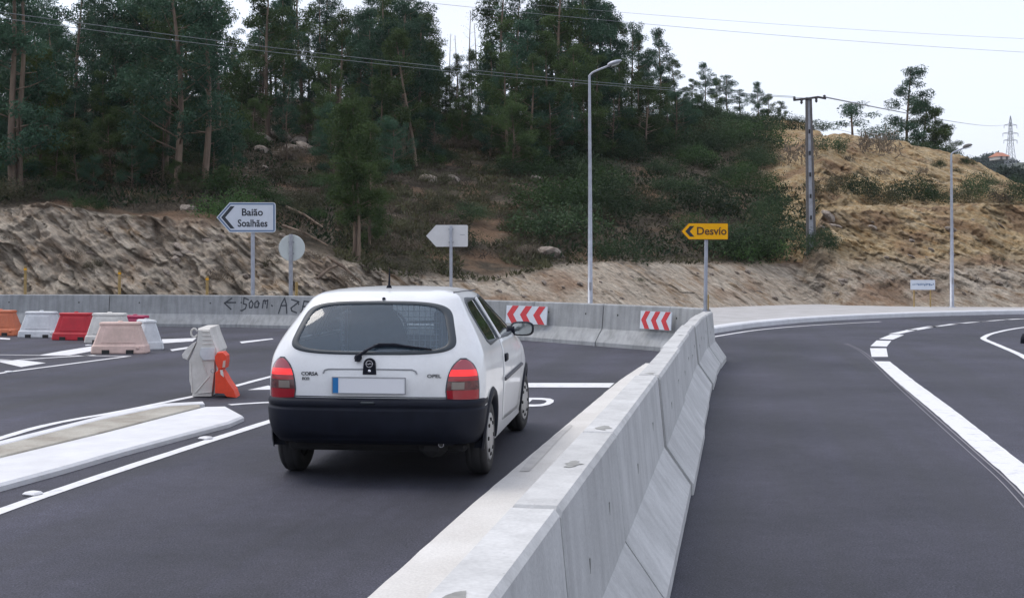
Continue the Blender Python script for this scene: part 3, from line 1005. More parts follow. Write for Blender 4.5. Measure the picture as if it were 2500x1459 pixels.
rng = random.Random(4)
def near_edge(D):
    return 0.423 + 0.184 * (D - 5.67) + 0.006 * max(0, D - 15.5) ** 2
cuts = [-1.2, 0.95, 3.74, 5.42, 8.26, 11.1, 13.5, 15.3, 17.0, 18.5, 19.9]
near_names = ['concrete barrier block at the very front, cut off by the bottom edge', 'second concrete barrier block from the front, grey pocket on its top',
              'short concrete barrier block ending at the open black joint', 'concrete barrier block just past the open black joint', 'concrete barrier block level with the front wheels of the white hatchback',
              'concrete barrier block beside the end of the white stop line', 'concrete barrier block beyond the white stop line', 'fourth block from the far end of the dividing barrier',
              'third block from the far end of the dividing barrier', 'last block but one at the far end of the dividing barrier', 'last concrete block under the yellow detour sign']
shift = [0, 0, 0, 0.0, 0.018, 0.0, -0.01, 0.012, 0.0, 0.01, 0, 0]
for i in range(len(cuts) - 1):
    d0, d1 = cuts[i], cuts[i + 1]
    s = shift[i]
    barrier_block((near_edge(d0) + s, d0), (near_edge(d1) + s, d1), near_names[i if i < 10 else 10] if i < 9 else near_names[10], 'concrete blocks dividing the two lanes', 'concrete', holes=False, slots=d0 > 0.5,
                  pits=((-0.02,) if d0 in (3.74,) else (0.12, ) if d0 == 0.95 else (-0.46,) if d0 in (5.42, 8.26) else (0.3,)), side=1, rng=rng)

# far row: p follows the front foot of the row; centre lies 0.3 m behind it
far_len = [0]
for i in range(len(far_path) - 1):
    far_len.append(far_len[-1] + (far_path[i + 1] - far_path[i]).length)
def far_s_at(px):
    best, bs = 1e9, 0
    for i in range(len(far_path) - 1):
        for k in range(10):
            p = far_path[i].lerp(far_path[i + 1], k / 10)
            q = 1250 + FOC * p.x / p.y
            if abs(q - px) < best:
                best, bs = abs(q - px), far_len[i] + (far_path[i + 1] - far_path[i]).length * k / 10
    return bs
far_joints = [-420, -60, 258, 577, 760, 930, 1110, 1285, 1452, 1612, 1690]
far_labels = ['weathered concrete barrier block off the left edge', 'concrete barrier block behind the orange and white plastic barriers', 'concrete barrier block behind the crimson plastic barrier, gap at its left end',
              'concrete barrier block with the black arrow graffiti', 'concrete barrier block hidden behind the left of the white hatchback', 'concrete barrier block behind the car roof', 'concrete barrier block carrying the left half of the wide chevron board',
              'concrete barrier block between the two chevron boards, left of the crooked joint', 'concrete barrier block between the crooked joint and the small chevron board', 'concrete barrier block where the far row meets the dividing row']
far_blocks = []
for i in range(len(far_joints) - 1):
    def cpt(px):
        p, t = walk(far_path, far_s_at(px))
        nl = Vector((-t.y, t.x))
        return p + nl * 0.30
    p0, p1 = cpt(far_joints[i]), cpt(far_joints[i + 1])
    far_blocks.append((p0, p1, barrier_block(p0, p1, far_labels[i], 'concrete blocks along the far side', 'concrete_far', holes=True, side=1, rng=rng)))

# broad cream painted strip on the road along the left foot of the dividing barrier
wl_path = smooth_path([Vector((near_edge(d), d)) for d in (-1, 1, 3, 5, 7, 9, 11, 13, 15, 17, 19.4)], 3)
wl_left = [Vector((p.x - 1.09 + 0.014 * max(0, p.y - 8), p.y)) for p in wl_path]
paint_strip('wide_strip', wl_left, 0.0, 0.80, M['kerbstone'], label='broad cream painted strip at the foot of the barrier')
for (pts, z) in (([(1268, 1152), (1300, 1112), (1344, 1072), (1392, 1036), (1398, 1040), (1366, 1072), (1330, 1112), (1292, 1152)], 0.008),):
    paint_poly('grey_stain', pts, M['stain_soft'], z)

# graffiti on its block: strokes measured on the face, (metres along, metres up)
p0, p1, blk = far_blocks[2]
def spray(strokes, w=0.022):
    b2 = MB()
    Lb = (p1 - p0).length
    for st in strokes:
        for (a, z0), (c, z1) in zip(st[:-1], st[1:]):
            dx, dz = c - a, z1 - z0
            ln = math.hypot(dx, dz) or 1
            ox, oz = -dz / ln * w / 2, dx / ln * w / 2
            ex, ez = dx / ln * w * .3, dz / ln * w * .3
            quad = []
            for (qa, qz) in ((a + ox - ex, z0 + oz - ez), (a - ox - ex, z0 - oz - ez), (c - ox + ex, z1 - oz + ez), (c + ox + ex, z1 + oz + ez)):
                x = 0.125 - (qz - 0.325) * (0.043 / 0.455) + 0.003
                quad.append((x, qa - Lb / 2, qz))
            b2.add(quad, [(0, 1, 2, 3)])
    o = b2.build('graffiti_lettering', M['spray'], blk)
    o['label'] = 'black sprayed arrow with 500 m. AZE lettering'
    return o
def gpix(pts):
    # crop units of the photograph: 9.615 per pixel, origin (520,710)
    out = []
    for (u, v) in pts:
        px, py = 520 + u / 9.615, 710 + v / 9.615
        # along the block
        t = p1 - p0
        D = p0.y
        for _ in range(3):
            X = (px - 1250) / FOC * D
            s_ = (Vector((X, D)) - p0).dot(t.normalized())
            D = (p0 + t.normalized() * s_).y - 0.1
        z = EYE + (HZ - py) / FOC * D
        out.append((s_, z))
    return out
S = [[(440, 170), (270, 285), (430, 430)], [(290, 272), (670, 272)], [(720, 160), (715, 300)], [(720, 160), (830, 205)], [(715, 300), (790, 320), (770, 410), (690, 460), (640, 455)],
     [(900, 225), (850, 290), (865, 390), (920, 390), (945, 300), (900, 225)], [(1040, 230), (985, 280), (990, 385), (1060, 385), (1090, 290), (1040, 230)],
     [(1170, 400), (1185, 230), (1220, 215), (1235, 300)], [(1235, 240), (1290, 215), (1275, 400)], [(1385, 335), (1405, 355)],
     [(1560, 525), (1620, 300), (1685, 170), (1730, 300), (1755, 525)], [(1610, 345), (1745, 340)], [(1850, 200), (2030, 255), (1850, 400), (1870, 465), (1990, 510)], [(2150, 240), (2110, 480)], [(2150, 240), (2280, 255)], [(2120, 365), (2230, 365)], [(2085, 495), (2170, 520)]]
spray([gpix(st) for st in ([(440, 170), (270, 285), (430, 430)], [(290, 272), (535, 272)])], 0.036)['label'] = 'black sprayed arrow pointing left'
p0, p1, blk = far_blocks[3]
spray([gpix(st) for st in [[(560, 272), (670, 272)]] + S[2:]], 0.036)['label'] = 'black sprayed 500 m. AZE lettering'

# ------------------------------------------------------------------ plastic road barriers
def water_barrier(loc, rz, m, label, L_=0.92, W_=0.40, H_=0.56, top=0.70, cat='plastic barrier', group='water filled plastic barriers in a row'):
    root = empty('plastic_barrier', (loc[0], loc[1], 0), rz, label, cat, group)
    # stations up the height: (z, half length, half width)
    st = [(0.0, L_ / 2 - .01, W_ / 2 - .01), (0.02, L_ / 2, W_ / 2), (0.13, L_ / 2 - .012, W_ / 2 - 0.01), (0.16, L_ / 2 - .03, W_ / 2 - 0.035), (H_ - 0.06, L_ * top / 2 + .008, W_ * 0.24), (H_ - 0.045, L_ * top / 2 + .022, W_ * 0.27), (H_ - 0.012, L_ * top / 2 + .02, W_ * 0.26), (H_, L_ * top / 2, W_ * 0.2)]
    vs = []; fs = []
    for (z, a, b) in st:
        c = min(0.03, b * 0.4)
        for (x, y) in ((a, b - c), (a - c, b), (-a + c, b), (-a, b - c), (-a, -b + c), (-a + c, -b), (a - c, -b), (a, -b + c)):
            vs.append((x, y, z))
    n = 8
    for s in range(len(st) - 1):
        for i in range(n):
            fs.append((s * n + i, s * n + (i + 1) % n, (s + 1) * n + (i + 1) % n, (s + 1) * n + i))
    fs.append(tuple(range(n))[::-1]); fs.append(tuple(range((len(st) - 1) * n, len(st) * n)))
    MB().add(vs, fs).build('body', m, root)
    # moulded panel on each face
    for sgn in (-1, 1):
        def q(x, z):
            t = (z - 0.16) / (H_ - 0.22)
            hb = (W_ / 2 - 0.035) * (1 - t) + W_ * 0.24 * t
            return (x, sgn * (hb + 0.010), z)
        k = L_ / 2
        P = [q(-k * .62, 0.19), q(k * .62, 0.19), q(k * .5, H_ - 0.10), q(-k * .5, H_ - 0.10)]
        Q = [(x * 1.06, y - sgn * 0.012, z + (0.015 if z > .3 else -0.015)) for x, y, z in P]
        f = [(0, 1, 2, 3), (4, 5, 1, 0), (5, 6, 2, 1), (6, 7, 3, 2), (7, 4, 0, 3)]
        if sgn > 0: f = [x[::-1] for x in f]
        MB().add(P + Q, f).build('face_panel', m, root)
        for fx in (-0.22, 0.22):
            MB().box((fx * L_, sgn * (W_ / 2 - 0.012), 0.035), (0.13, 0.05, 0.07), bev=0.004).build('fork_slot', M['dark_hole'], root)
    MB().lathe([(0.045, 0), (0.045, 0.018), (0.03, 0.024), (0, 0.024)], n=14, origin=(0, 0, H_)).build('filler_cap', m, root)
    MB().lathe([(0.0, -0.01), (0.03, -0.01), (0.03, 0.0), (0, 0)], axis='y', n=10, origin=(L_ * 0.36, -(W_ / 2 - 0.004), 0.1)).build('drain_plug', m, root)
    return root
for (px, py, rz, mk, lab, kw) in (
    (-5, 819, R(-8), 'pl_orange', 'orange plastic barrier at the left edge of the row', {}),
    (95, 824, R(-9), 'pl_white', 'bluish white plastic barrier between the orange and crimson ones', {}),
    (180, 830, R(-9), 'pl_red', 'crimson red plastic barrier in the row', {'H_': 0.565}),
    (262, 838, R(-10), 'pl_cream', 'cream plastic barrier mostly hidden behind the faded pink one', {'H_': 0.60}),
    (288, 863, R(3), 'pl_pink', 'faded pink plastic barrier standing in front of the row', {'L_': 0.95, 'H_': 0.55}),
    (352, 852, R(-62), 'pl_white', 'white plastic barrier turned end on right of the pink one', {'H_': 0.54, 'L_': 0.90, 'W_': 0.46}),
    (325, 828, R(-14), 'pl_magenta', 'dark crimson barrier peeping over the faded pink one', {'H_': 0.50, 'L_': 0.75})):
    x, y = G(px, py)
    y += 0.15
    water_barrier((x, y), rz, M[mk], lab, **kw)

# the tall cream one seen end on, with the small vivid orange one beside it
def outline_prism(root, name, pts, y0, y1, m, inset=0.02):
    n = len(pts)
    cx = sum(p[0] for p in pts) / n; cz = sum(p[1] for p in pts) / n
    vs = []
    for (y, k) in ((y0, 0.95), (y0 + inset, 1.0), (y1 - inset, 1.0), (y1, 0.95)):
        for (x, z) in pts:
            vs.append((cx + (x - cx) * k, y, cz + (z - cz) * k if z > 0.01 else z))
    fs = [tuple(range(n)), tuple(range(3 * n, 4 * n))[::-1]]
    for s in range(3):
        for i in range(n):
            j = (i + 1) % n
            fs.append((s * n + i, (s + 1) * n + i, (s + 1) * n + j, s * n + j))
    return MB().add(vs, fs).build(name, m, root)
bx, by = G(492, 969)
sc_ = by / FOC
def cp(u, v):      # crop units -> metres in the face of the barrier
    px = 420 + u / 6.63; py = 780 + v / 6.63
    return ((px - 492) * sc_, (969 - py) * sc_)
tb = empty('plastic_barrier', (bx, by, 0), R(6), 'tall dirty cream plastic barrier seen end on, with a carrying loop', 'plastic barrier')
body = [cp(*p) for p in ((325, 1240), (325, 1150), (280, 1000), (275, 660), (330, 540), (405, 330), (420, 140), (610, 135), (640, 250), (745, 520), (690, 640), (690, 800), (650, 1180), (640, 1240))]
outline_prism(tb, 'body', [(x, max(0, z)) for x, z in body], 0.0, 0.85, M['pl_cream'], 0.03)
outline_prism(tb, 'side_flap', [cp(*p) for p in ((405, 345), (250, 650), (180, 620), (165, 560), (240, 460), (330, 385))], -0.012, 0.10, M['pl_cream'])
loopc = cp(355, 215)
MB().tube([(loopc[0] + 0.036 * math.cos(a), 0.03, loopc[1] + 0.05 * math.sin(a)) for a in np.linspace(0.4, 2 * PI - 0.4, 13)], 0.011, 8).build('carrying_loop', M['pl_cream'], tb)
for k in range(5):
    a = cp(490, 190 + 66 * k); b = cp(605 + 18 * k, 190 + 66 * k)
    MB().box(((a[0] + b[0]) / 2, -0.006, a[1]), (b[0] - a[0], 0.022, 0.010), bev=0.003).build('rib', M['pl_cream'], tb)
for (p, q) in (((380, 1180), (600, 920)), ((430, 1190), (640, 1170)), ((300, 660), (330, 1180)), ((480, 660), (560, 880))):
    a, b = cp(*p), cp(*q)
    MB().tube([(a[0], -0.002, a[1]), (b[0], -0.002, b[1])], 0.009, 6).build('rib', M['pl_cream'], tb)
outline_prism(tb, 'bracket_plate', [cp(*p) for p in ((470, 450), (690, 450), (700, 650), (510, 655), (450, 570))], -0.025, 0.02, M['pl_white'], 0.006)
ox, oy = G(545, 971)
ob = empty('plastic_barrier', (ox, oy, 0), R(4), 'small vivid orange plastic barrier leaning against the tall cream one', 'plastic barrier')
def co_(u, v):
    px = 420 + u / 6.63; py = 780 + v / 6.63
    return ((px - 545) * sc_, max(0.0, (971 - py) * sc_))
outline_prism(ob, 'body', [co_(*p) for p in ((690, 1190), (695, 860), (770, 800), (820, 860), (900, 1000), (1000, 1150), (1040, 1262), (880, 1250), (840, 1200))], 0.0, 0.3, M['pl_vivid'], 0.03)
outline_prism(ob, 'head', [co_(*p) for p in ((700, 700), (690, 600), (730, 535), (820, 530), (875, 590), (880, 680), (860, 790), (800, 800), (740, 790))], 0.0, 0.26, M['pl_vivid'], 0.03)
outline_prism(ob, 'neck', [co_(*p) for p in ((735, 880), (740, 780), (810, 780), (815, 880))], 0.03, 0.24, M['pl_vivid'], 0.02)
outline_prism(ob, 'reflector', [co_(*p) for p in ((830, 670), (868, 660), (860, 770), (815, 775))], -0.012, 0.01, M['pl_pink'], 0.003)
outline_prism(ob, 'latch', [co_(*p) for p in ((780, 815), (820, 815), (840, 930), (790, 890))], -0.012, 0.01, M['pl_cream'], 0.003)
hk = co_(690, 830)
MB().tube([(hk[0] - 0.02 + 0.02 * math.cos(a), -0.01, hk[1] + 0.02 * math.sin(a)) for a in np.linspace(0, 2 * PI, 11)], 0.005, 6).build('hook', M['steel_dark'], ob)

# ------------------------------------------------------------------ signs
def arrow_poly(w, h, tip, r=0.05, inset=0.0):
    x0, x1, z0, z1 = -w / 2 + inset * 1.35, w / 2 - inset, -h / 2 + inset, h / 2 - inset
    tx = -w / 2 + tip + inset * 0.45
    r = max(0.004, r - inset)
    pts = [(x0, 0.0), (tx, z0)]
    for a in (-90, -60, -30, 0):
        pts.append((x1 - r + r * math.cos(R(a)), z0 + r + r * math.sin(R(a))))
    for a in (0, 30, 60, 90):
        pts.append((x1 - r + r * math.cos(R(a)), z1 - r + r * math.sin(R(a))))
    pts.append((tx, z1))
    return pts
def chevron(cx, cz, w, h, t):
    """a '<' stroke: w wide, h high, stroke width t measured along x"""
    return [(cx, cz), (cx + w - t, cz - h / 2), (cx + w, cz - h / 2), (cx + t, cz), (cx + w, cz + h / 2), (cx + w - t, cz + h / 2)]
def chev_build(b, cx, cz, w, h, t, hh, F, mi=0):
    p = chevron(cx, cz, w, h, t)
    b.prism([p[0], p[1], p[2], p[3]], hh, F, mi)
    b.prism([p[0], p[3], p[4], p[5]], hh, F, mi)
    return b

# white direction sign
D = 33.0
k = D / FOC
sx, sz = (602 - 1250) * k, EYE + (HZ - 531) * k
sg = empty('direction_sign', ((617 - 1250) * k, D, 0), R(2), 'white arrow sign pointing left to Baião and Soalhães', 'road sign')
F = face_frame((sx - (617 - 1250) * k, -0.06, sz))
W_, H_, T_ = 143 * k, 73 * k, 32 * k
MB().prism(arrow_poly(W_, H_, T_, 0.07), 0.03, F @ Matrix.Translation((0, 0, -0.015))).build('plate', M['sign_white'], sg)
MB().ring(arrow_poly(W_, H_, T_, 0.07, 0.022), arrow_poly(W_, H_, T_, 0.07, 0.062), 0.003, F @ Matrix.Translation((0, 0, 0.015))).build('border', M['sign_blue'], sg)
chev_build(MB(), -W_ / 2 + 0.125, 0, 0.36, 0.60, 0.11, 0.003, F @ Matrix.Translation((0, 0, 0.015))).build('arrow', M['sign_black'], sg)
text_obj('lettering', 'Baião', 0.27, F @ Matrix.Translation((0.165, 0.13, 0.0175)), M['sign_black'], sg, weight=0.006, sx=0.98)
text_obj('lettering', 'Soalhães', 0.27, F @ Matrix.Translation((0.175, -0.165, 0.0175)), M['sign_black'], sg, weight=0.006, sx=0.86)
MB().tube([(0, 0.02, 0), (0, 0.02, sz + 0.3)], 0.055, 12).build('post', M['steel'], sg)
for dz in (-0.22, 0.22):
    MB().box((0, -0.03, sz + dz), (0.16, 0.05, 0.04)).build('clamp', M['steel_dark'], sg)

# round sign seen from behind
D = 32.5; k = D / FOC
rs = empty('round_sign', ((710 - 1250) * k, D, 0), R(-3), 'round traffic sign seen from behind on a grey post', 'road sign')
rz_ = EYE + (HZ - 605) * k
MB().lathe([(0, -0.012), (32.5 * k - .01, -0.012), (32.5 * k, -0.004), (32.5 * k, 0.012), (0, 0.012)], axis='y', n=40, smooth=False, origin=(0.01, 0.07, rz_)).build('plate', M['sign_back_green'], rs)
MB().tube([(0, 0, 0), (0, 0, rz_ + 0.36)], 0.055, 12).build('post', M['steel_dark'], rs)
for dz in (-0.15, 0.15):
    MB().box((0, 0.055, rz_ + dz), (0.15, 0.02, 0.035)).build('clamp', M['steel_dark'], rs)

# arrow shaped sign seen from behind
D = 33.5; k = D / FOC
ab = empty('arrow_sign', ((1101 - 1250) * k, D, 0), R(0), 'plain grey back of an arrow shaped sign above the car roof', 'road sign')
az = EYE + (HZ - 575.5) * k
F = face_frame(((1091 - 1101) * k, 0.085, az))
MB().prism(arrow_poly(102 * k, 53 * k, 24 * k, 0.03), 0.02, F).build('plate', M['sign_back'], ab)
MB().tube([(0, 0, 0), (0, 0, az + 0.27)], 0.042, 12).build('post', M['steel'], ab)
MB().box((0.31, 0.062, az + 0.03), (0.13, 0.004, 0.012)).build('maker_mark', M['steel_dark'], ab)
for dz in (-0.18, 0.18):
    MB().box((0, 0.052, az + dz), (0.13, 0.02, 0.035)).build('clamp', M['steel_dark'], ab)

# yellow detour sign
D = 20.9; k = D / FOC
ds = empty('detour_sign', ((1722 - 1250) * k, D, 0), R(4), 'yellow arrow sign reading Desvio on a slightly leaning post', 'road sign')
dz_ = EYE + (HZ - 565) * k
F = face_frame(((1718 - 1722) * k, -0.06, dz_))
W_, H_, T_ = 117 * k, 41 * k, 19 * k
MB().prism(arrow_poly(W_, H_, T_, 0.02), 0.02, F @ Matrix.Translation((0, 0, -0.01))).build('plate', M['sign_brown'], ds)
MB().prism(arrow_poly(W_, H_, T_, 0.02, 0.010), 0.003, F @ Matrix.Translation((0, 0, 0.0105))).build('yellow_sheet', M['sign_yellow'], ds)
chev_build(MB(), -W_ / 2 + 0.075, 0, 0.155, 0.18, 0.075, 0.003, F @ Matrix.Translation((0, 0, 0.0137))).build('arrow', M['sign_black'], ds)
text_obj('lettering', 'Desvío', 0.185, F @ Matrix.Translation((0.118, 0.0, 0.0165)), M['sign_brown'], ds, weight=0.004, sx=1.0)
MB().tube([(-0.012, 0.0, 0), (0.018, 0, dz_ - 0.0)], 0.032, 12).build('post', M['steel'], ds)
MB().box((0.018, -0.03, dz_), (0.10, 0.03, 0.04)).build('clamp', M['steel_dark'], ds)
MB().tube([(0.04, -0.035, 0.79), (0.045, -0.035, 1.05)], 0.012, 8).build('fixing_bar', M['wood'], ds)

# red and white chevron boards fixed to the far row
def chevron_board(pxc, pyc, wpx, hpx, D, rz, label):
    k = D / FOC
    c = empty('chevron_board', ((pxc - 1250) * k, D, EYE + (HZ - pyc) * k), rz, label, 'chevron board', 'red and white chevron boards on the far row')
    w, h = wpx * k / math.cos(rz), hpx * k
    F = face_frame((0, 0, 0)) @ Matrix.Rotation(R(-5), 4, 'X')
    MB().prism([(-w / 2, -h / 2), (w / 2, -h / 2), (w / 2, h / 2), (-w / 2, h / 2)], 0.018, F).build('plate', M['sign_white'], c)
    for i in range(3):
        b = MB()
        chev_build(b, -w / 2 + 0.03 + i * w * 0.325, 0, w * 0.285, h * 0.985, w * 0.155, 0.003, F @ Matrix.Translation((0, 0, 0.0182)))
        b.build('chevron', M['sign_red'], c)
    for sx_ in (-.35, .35):
        MB().box((sx_ * w, 0.03, 0), (0.03, 0.05, h * .8)).build('bracket', M['steel_dark'], c)
    return c
def far_face(px):
    p, t = walk(far_path, far_s_at(px)); nl = Vector((-t.y, t.x))
    q = p + nl * 0.17
    return q.y, math.atan2(t.y, t.x)
d_, a_ = far_face(1286)
chevron_board(1286, 768.5, 98, 44, d_ - 0.02, a_, 'wide red and white chevron board right of the car mirror')
d_, a_ = far_face(1602)
chevron_board(1602, 782, 64, 44, d_ - 0.02, a_, 'narrower red and white chevron board near the detour sign post')

# small two legged notice by the pavement
D = 42.4; k = D / FOC
nb_ = empty('notice_board', ((2252 - 1250) * k, D, 0.13), 0, 'small white notice on two thin posts at the foot of the orange bank', 'road sign')
nz_ = EYE + (HZ - 695) * k - 0.13
F = face_frame((0, -0.02, nz_))
MB().prism([(-30 * k, -12 * k), (30 * k, -12 * k), (30 * k, 12 * k), (-30 * k, 12 * k)], 0.02, F).build('plate', M['sign_white'], nb_)
rr = random.Random(3)
x = -25 * k
b = MB()
while x < 25 * k:
    w = (1.5 + 2.5 * rr.random()) * k
    b.box((x + w / 2, -0.0415, nz_ + (rr.random() - .5) * 2 * k + 0.01), (w, 0.003, (2 + 3.5 * rr.random()) * k))
    x += w + 1.2 * k
b.build('faded_print', M['sign_blue'], nb_)
for sx_ in (-20 * k, 20 * k):
    MB().tube([(sx_, 0.02, 0), (sx_, 0.02, nz_ + 0.05)], 0.025, 8).build('leg', M['wood'], nb_)

# ------------------------------------------------------------------ lamp posts, pole, pylon, wires
def lamp_post(px, D, top_row, arm_px, arm_row, label, r0=0.085, headm=M['steel'], zb=0.0):
    k = D / FOC
    root = empty('street_lamp', ((px - 1250) * k, D, zb), 0, label, 'street lamp', 'tall grey street lamps')
    zt = EYE + (HZ - top_row) * k - zb
    MB().tube([(0, 0, 0), (0, 0, 0.05), (0, 0, 0.06), (-.005, 0, zt * 0.5), (-0.025, 0, zt)], [r0 * 1.9, r0 * 1.9, r0, r0 * 0.75, r0 * 0.48], 14).build('post', M['steel'], root)
    ax, az = (arm_px - px) * k, EYE + (HZ - arm_row) * k - zb
    MB().tube(smooth_path([Vector((-0.025, 0, zt - 0.02)), Vector((ax * 0.12, 0, zt + (az - zt) * 0.25)), Vector((ax * 0.62, 0, zt + (az - zt) * 0.72))], 5), r0 * 0.38, 10).build('arm', M['steel'], root)
    hx0, hz0 = ax * 0.55, zt + (az - zt) * 0.66
    d = Vector((ax - hx0, 0, az - hz0)); ln = d.length; an = math.atan2(d.z, d.x)
    prof = [(0, 0.03, 0.03), (0.08, 0.07, 0.06), (0.3, 0.13, 0.085), (0.62, 0.15, 0.08), (0.88, 0.10, 0.055), (1.0, 0.03, 0.02)]
    vs = []; fs = []
    n = 12
    for (t, hw, hh) in prof:
        for i in range(n):
            a = 2 * PI * i / n
            zz = math.sin(a) * hh * (1.0 if math.sin(a) > 0 else 0.45)
            lx, lz = t * ln, zz + 0.02
            vs.append((hx0 + lx * math.cos(an) - lz * math.sin(an), math.cos(a) * hw, hz0 + lx * math.sin(an) + lz * math.cos(an)))
    for s in range(len(prof) - 1):
        for i in range(n):
            fs.append((s * n + i, s * n + (i + 1) % n, (s + 1) * n + (i + 1) % n, (s + 1) * n + i))
    fs.append(tuple(range(n))); fs.append(tuple(range((len(prof) - 1) * n, len(prof) * n)))
    hd = MB().add(vs, fs, 0, True).build('lamp_head', headm, root)
    lx, lz = 0.5 * ln, -0.035
    MB().box((0, 0, 0), (ln * 0.55, 0.2, 0.02), bev=0.008).build('diffuser', M['sign_back_green'], hd, loc=(hx0 + lx * math.cos(an) - lz * math.sin(an), 0, hz0 + lx * math.sin(an) + lz * math.cos(an)), rot=(0, -an, 0))
    MB().box((0, -r0 * .93, 0.95), (0.07, 0.02, 0.22), bev=0.005).build('access_door', M['steel_dark'], root)
    return root
lamp_post(1441, 36.6, 184, 1519, 150, 'tall grey street lamp behind the two chevron boards', 0.078)
lamp_post(2324, 42.0, 376, 2374, 355, 'far street lamp in front of the orange bank', 0.072, M['pole_conc'], 0.10)

# concrete utility pole
ux, uy = (1981 - 1250) / FOC * 48.4, 48.4
uz = H(ux, uy) - 0.3
k = uy / FOC
up = empty('utility_pole', (ux, uy, uz), 0, 'grey concrete utility pole with cross arms on the bank', 'utility pole')
ztop = EYE + (HZ - 238) * k - uz
lean = -(1981 - 1974) * k
b = MB()
for sx_ in (-1, 1):
    vs = []
    for (z, hw, t) in ((0, 0.15, 0.045), (ztop * .5, 0.115, 0.04), (ztop, 0.08, 0.036)):
        f = z / ztop
        for (x, y) in ((sx_ * hw - t, -.07), (sx_ * hw + t, -.07), (sx_ * hw + t, .07), (sx_ * hw - t, .07)):
            vs.append((x + lean * f, y, z))
    b.add(vs, [(3, 2, 1, 0), (8, 9, 10, 11)] + [(s * 4 + i, s * 4 + (i + 1) % 4, s * 4 + 4 + (i + 1) % 4, s * 4 + 4 + i) for s in (0, 1) for i in range(4)])
b.build('post', M['pole_conc'], up)
wb = MB()
vs = []
for (z, hw) in ((0, 0.15), (ztop, 0.08)):
    f = z / ztop
    for (x, y) in ((-hw, -.035), (hw, -.035), (hw, .035), (-hw, .035)):
        vs.append((x + lean * f, y, z))
wb.add(vs, [(3, 2, 1, 0), (4, 5, 6, 7)] + [(i, (i + 1) % 4, 4 + (i + 1) % 4, 4 + i) for i in range(4)])
wb.build('web', M['steel_dark'], up)
for j in range(6):
    z = 0.7 + j * (ztop - 1.2) / 6
    MB().box((lean * z / ztop, -0.05, z), (0.06, 0.05, 0.16)).build('step_hole', M['dark_hole'], up)
MB().tube([(lean - 0.62, -0.1, ztop - 0.12), (lean, -0.1, ztop - 0.05), (lean + 0.35, -0.1, ztop - 0.0), (lean + 0.66, -.1, ztop - 0.06)], 0.045, 8).build('cross_arm', M['insul'], up)
for (xx, zz, dn) in ((-0.58, -0.11, 1), (-0.3, -0.08, -1), (0.28, -0.02, -1), (0.6, -0.05, 1)):
    MB().lathe([(0.03, 0), (0.065, 0.03), (0.04, 0.06), (0.065, 0.09), (0.035, 0.13), (0, 0.14)] if dn > 0 else [(0.03, 0), (0.06, -0.05), (0.04, -0.09), (0.06, -0.14), (0.02, -0.2), (0, -0.2)], n=10, origin=(lean + xx, -0.1, ztop + zz)).build('insulator', M['insul'], up)
pole_top = Vector((ux + lean, uy - 0.1, uz + ztop))

def wire(name, pts, r, label, group, m=None):
    o = MB().tube(pts, r, 5).build(name, m or M['wire'])
    return tag(o, label, 'cable', group)
def sag(a, b, s, n=24):
    a, b = Vector(a), Vector(b)
    return [a.lerp(b, i / n) - Vector((0, 0, s * 4 * (i / n) * (1 - i / n))) for i in range(n + 1)]
def at(px, py, D):
    return Vector(((px - 1250) / FOC * D, D, EYE + (HZ - py) / FOC * D))
wire('overhead_cable', sag(at(-420, -30, 29), pole_top + Vector((-0.58, 0, 0.02)), 0.32), 0.009, 'upper of two overhead cables crossing the left trees to the pole', 'overhead cables to the concrete pole')
wire('overhead_cable', sag(at(-420, -14, 29.4), pole_top + Vector((0.25, 0, -0.06)), 0.36), 0.009, 'lower of two overhead cables crossing the left trees to the pole', 'overhead cables to the concrete pole')
wire('overhead_cable', sag(at(900, -25, 46), at(2700, 103, 64), 0.25), 0.006, 'topmost thin cable across the bright sky', 'thin cables high in the sky', M['wire_dark'])
wire('overhead_cable', sag(at(900, -8, 47), at(2700, 138, 65), 0.25), 0.008, 'second thin cable below the topmost one in the sky', 'thin cables high in the sky', M['wire_dark'])
wire('overhead_cable', sag(pole_top + Vector((0.6, 0, 0)), at(2467, 300, 500), 1.2), 0.03, 'long cable from the concrete pole toward the far pylon', 'overhead cables to the far pylon', M['wire_dark'])

# far lattice pylon
Dp = 500.0; k = Dp / FOC
pyl = empty('pylon', ((2467 - 1250) * k, Dp, EYE + (HZ - 425) * k), 0, 'lattice power pylon far off at the right edge', 'pylon')
ph = (425 - 283) * k
b = MB()
def pw(z):
    return np.interp(z / ph, [0, 0.45, 0.9, 1.0], [2.2, 1.0, 0.35, 0.05])
lv = np.linspace(0, ph, 11)
for sx_ in (-1, 1):
    for sy in (-1, 1):
        b.tube([(sx_ * pw(z), sy * pw(z), z) for z in lv], 0.11, 4)
for i in range(len(lv) - 1):
    for sx_ in (-1, 1):
        b.tube([(-sx_ * pw(lv[i]), -pw(lv[i]), lv[i]), (sx_ * pw(lv[i + 1]), -pw(lv[i + 1]), lv[i + 1])], 0.07, 4)
        b.tube([(-sx_ * pw(lv[i]), pw(lv[i]), lv[i]), (sx_ * pw(lv[i + 1]), pw(lv[i + 1]), lv[i + 1])], 0.07, 4)
b.build('lattice', M['steel_dark'], pyl)
for (fz, hw) in ((0.84, 2.6), (0.70, 3.1), (0.58, 2.7)):
    a = MB()
    for sx_ in (-1, 1):
        a.tube([(0, 0, fz * ph + .6), (sx_ * hw, 0, fz * ph)], 0.09, 4)
        a.tube([(0, 0, fz * ph - .1), (sx_ * hw, 0, fz * ph)], 0.09, 4)
        a.tube([(sx_ * hw, 0, fz * ph), (sx_ * hw, 0, fz * ph - 1.3)], 0.1, 4)
    a.build('cross_arm', M['steel_dark'], pyl)

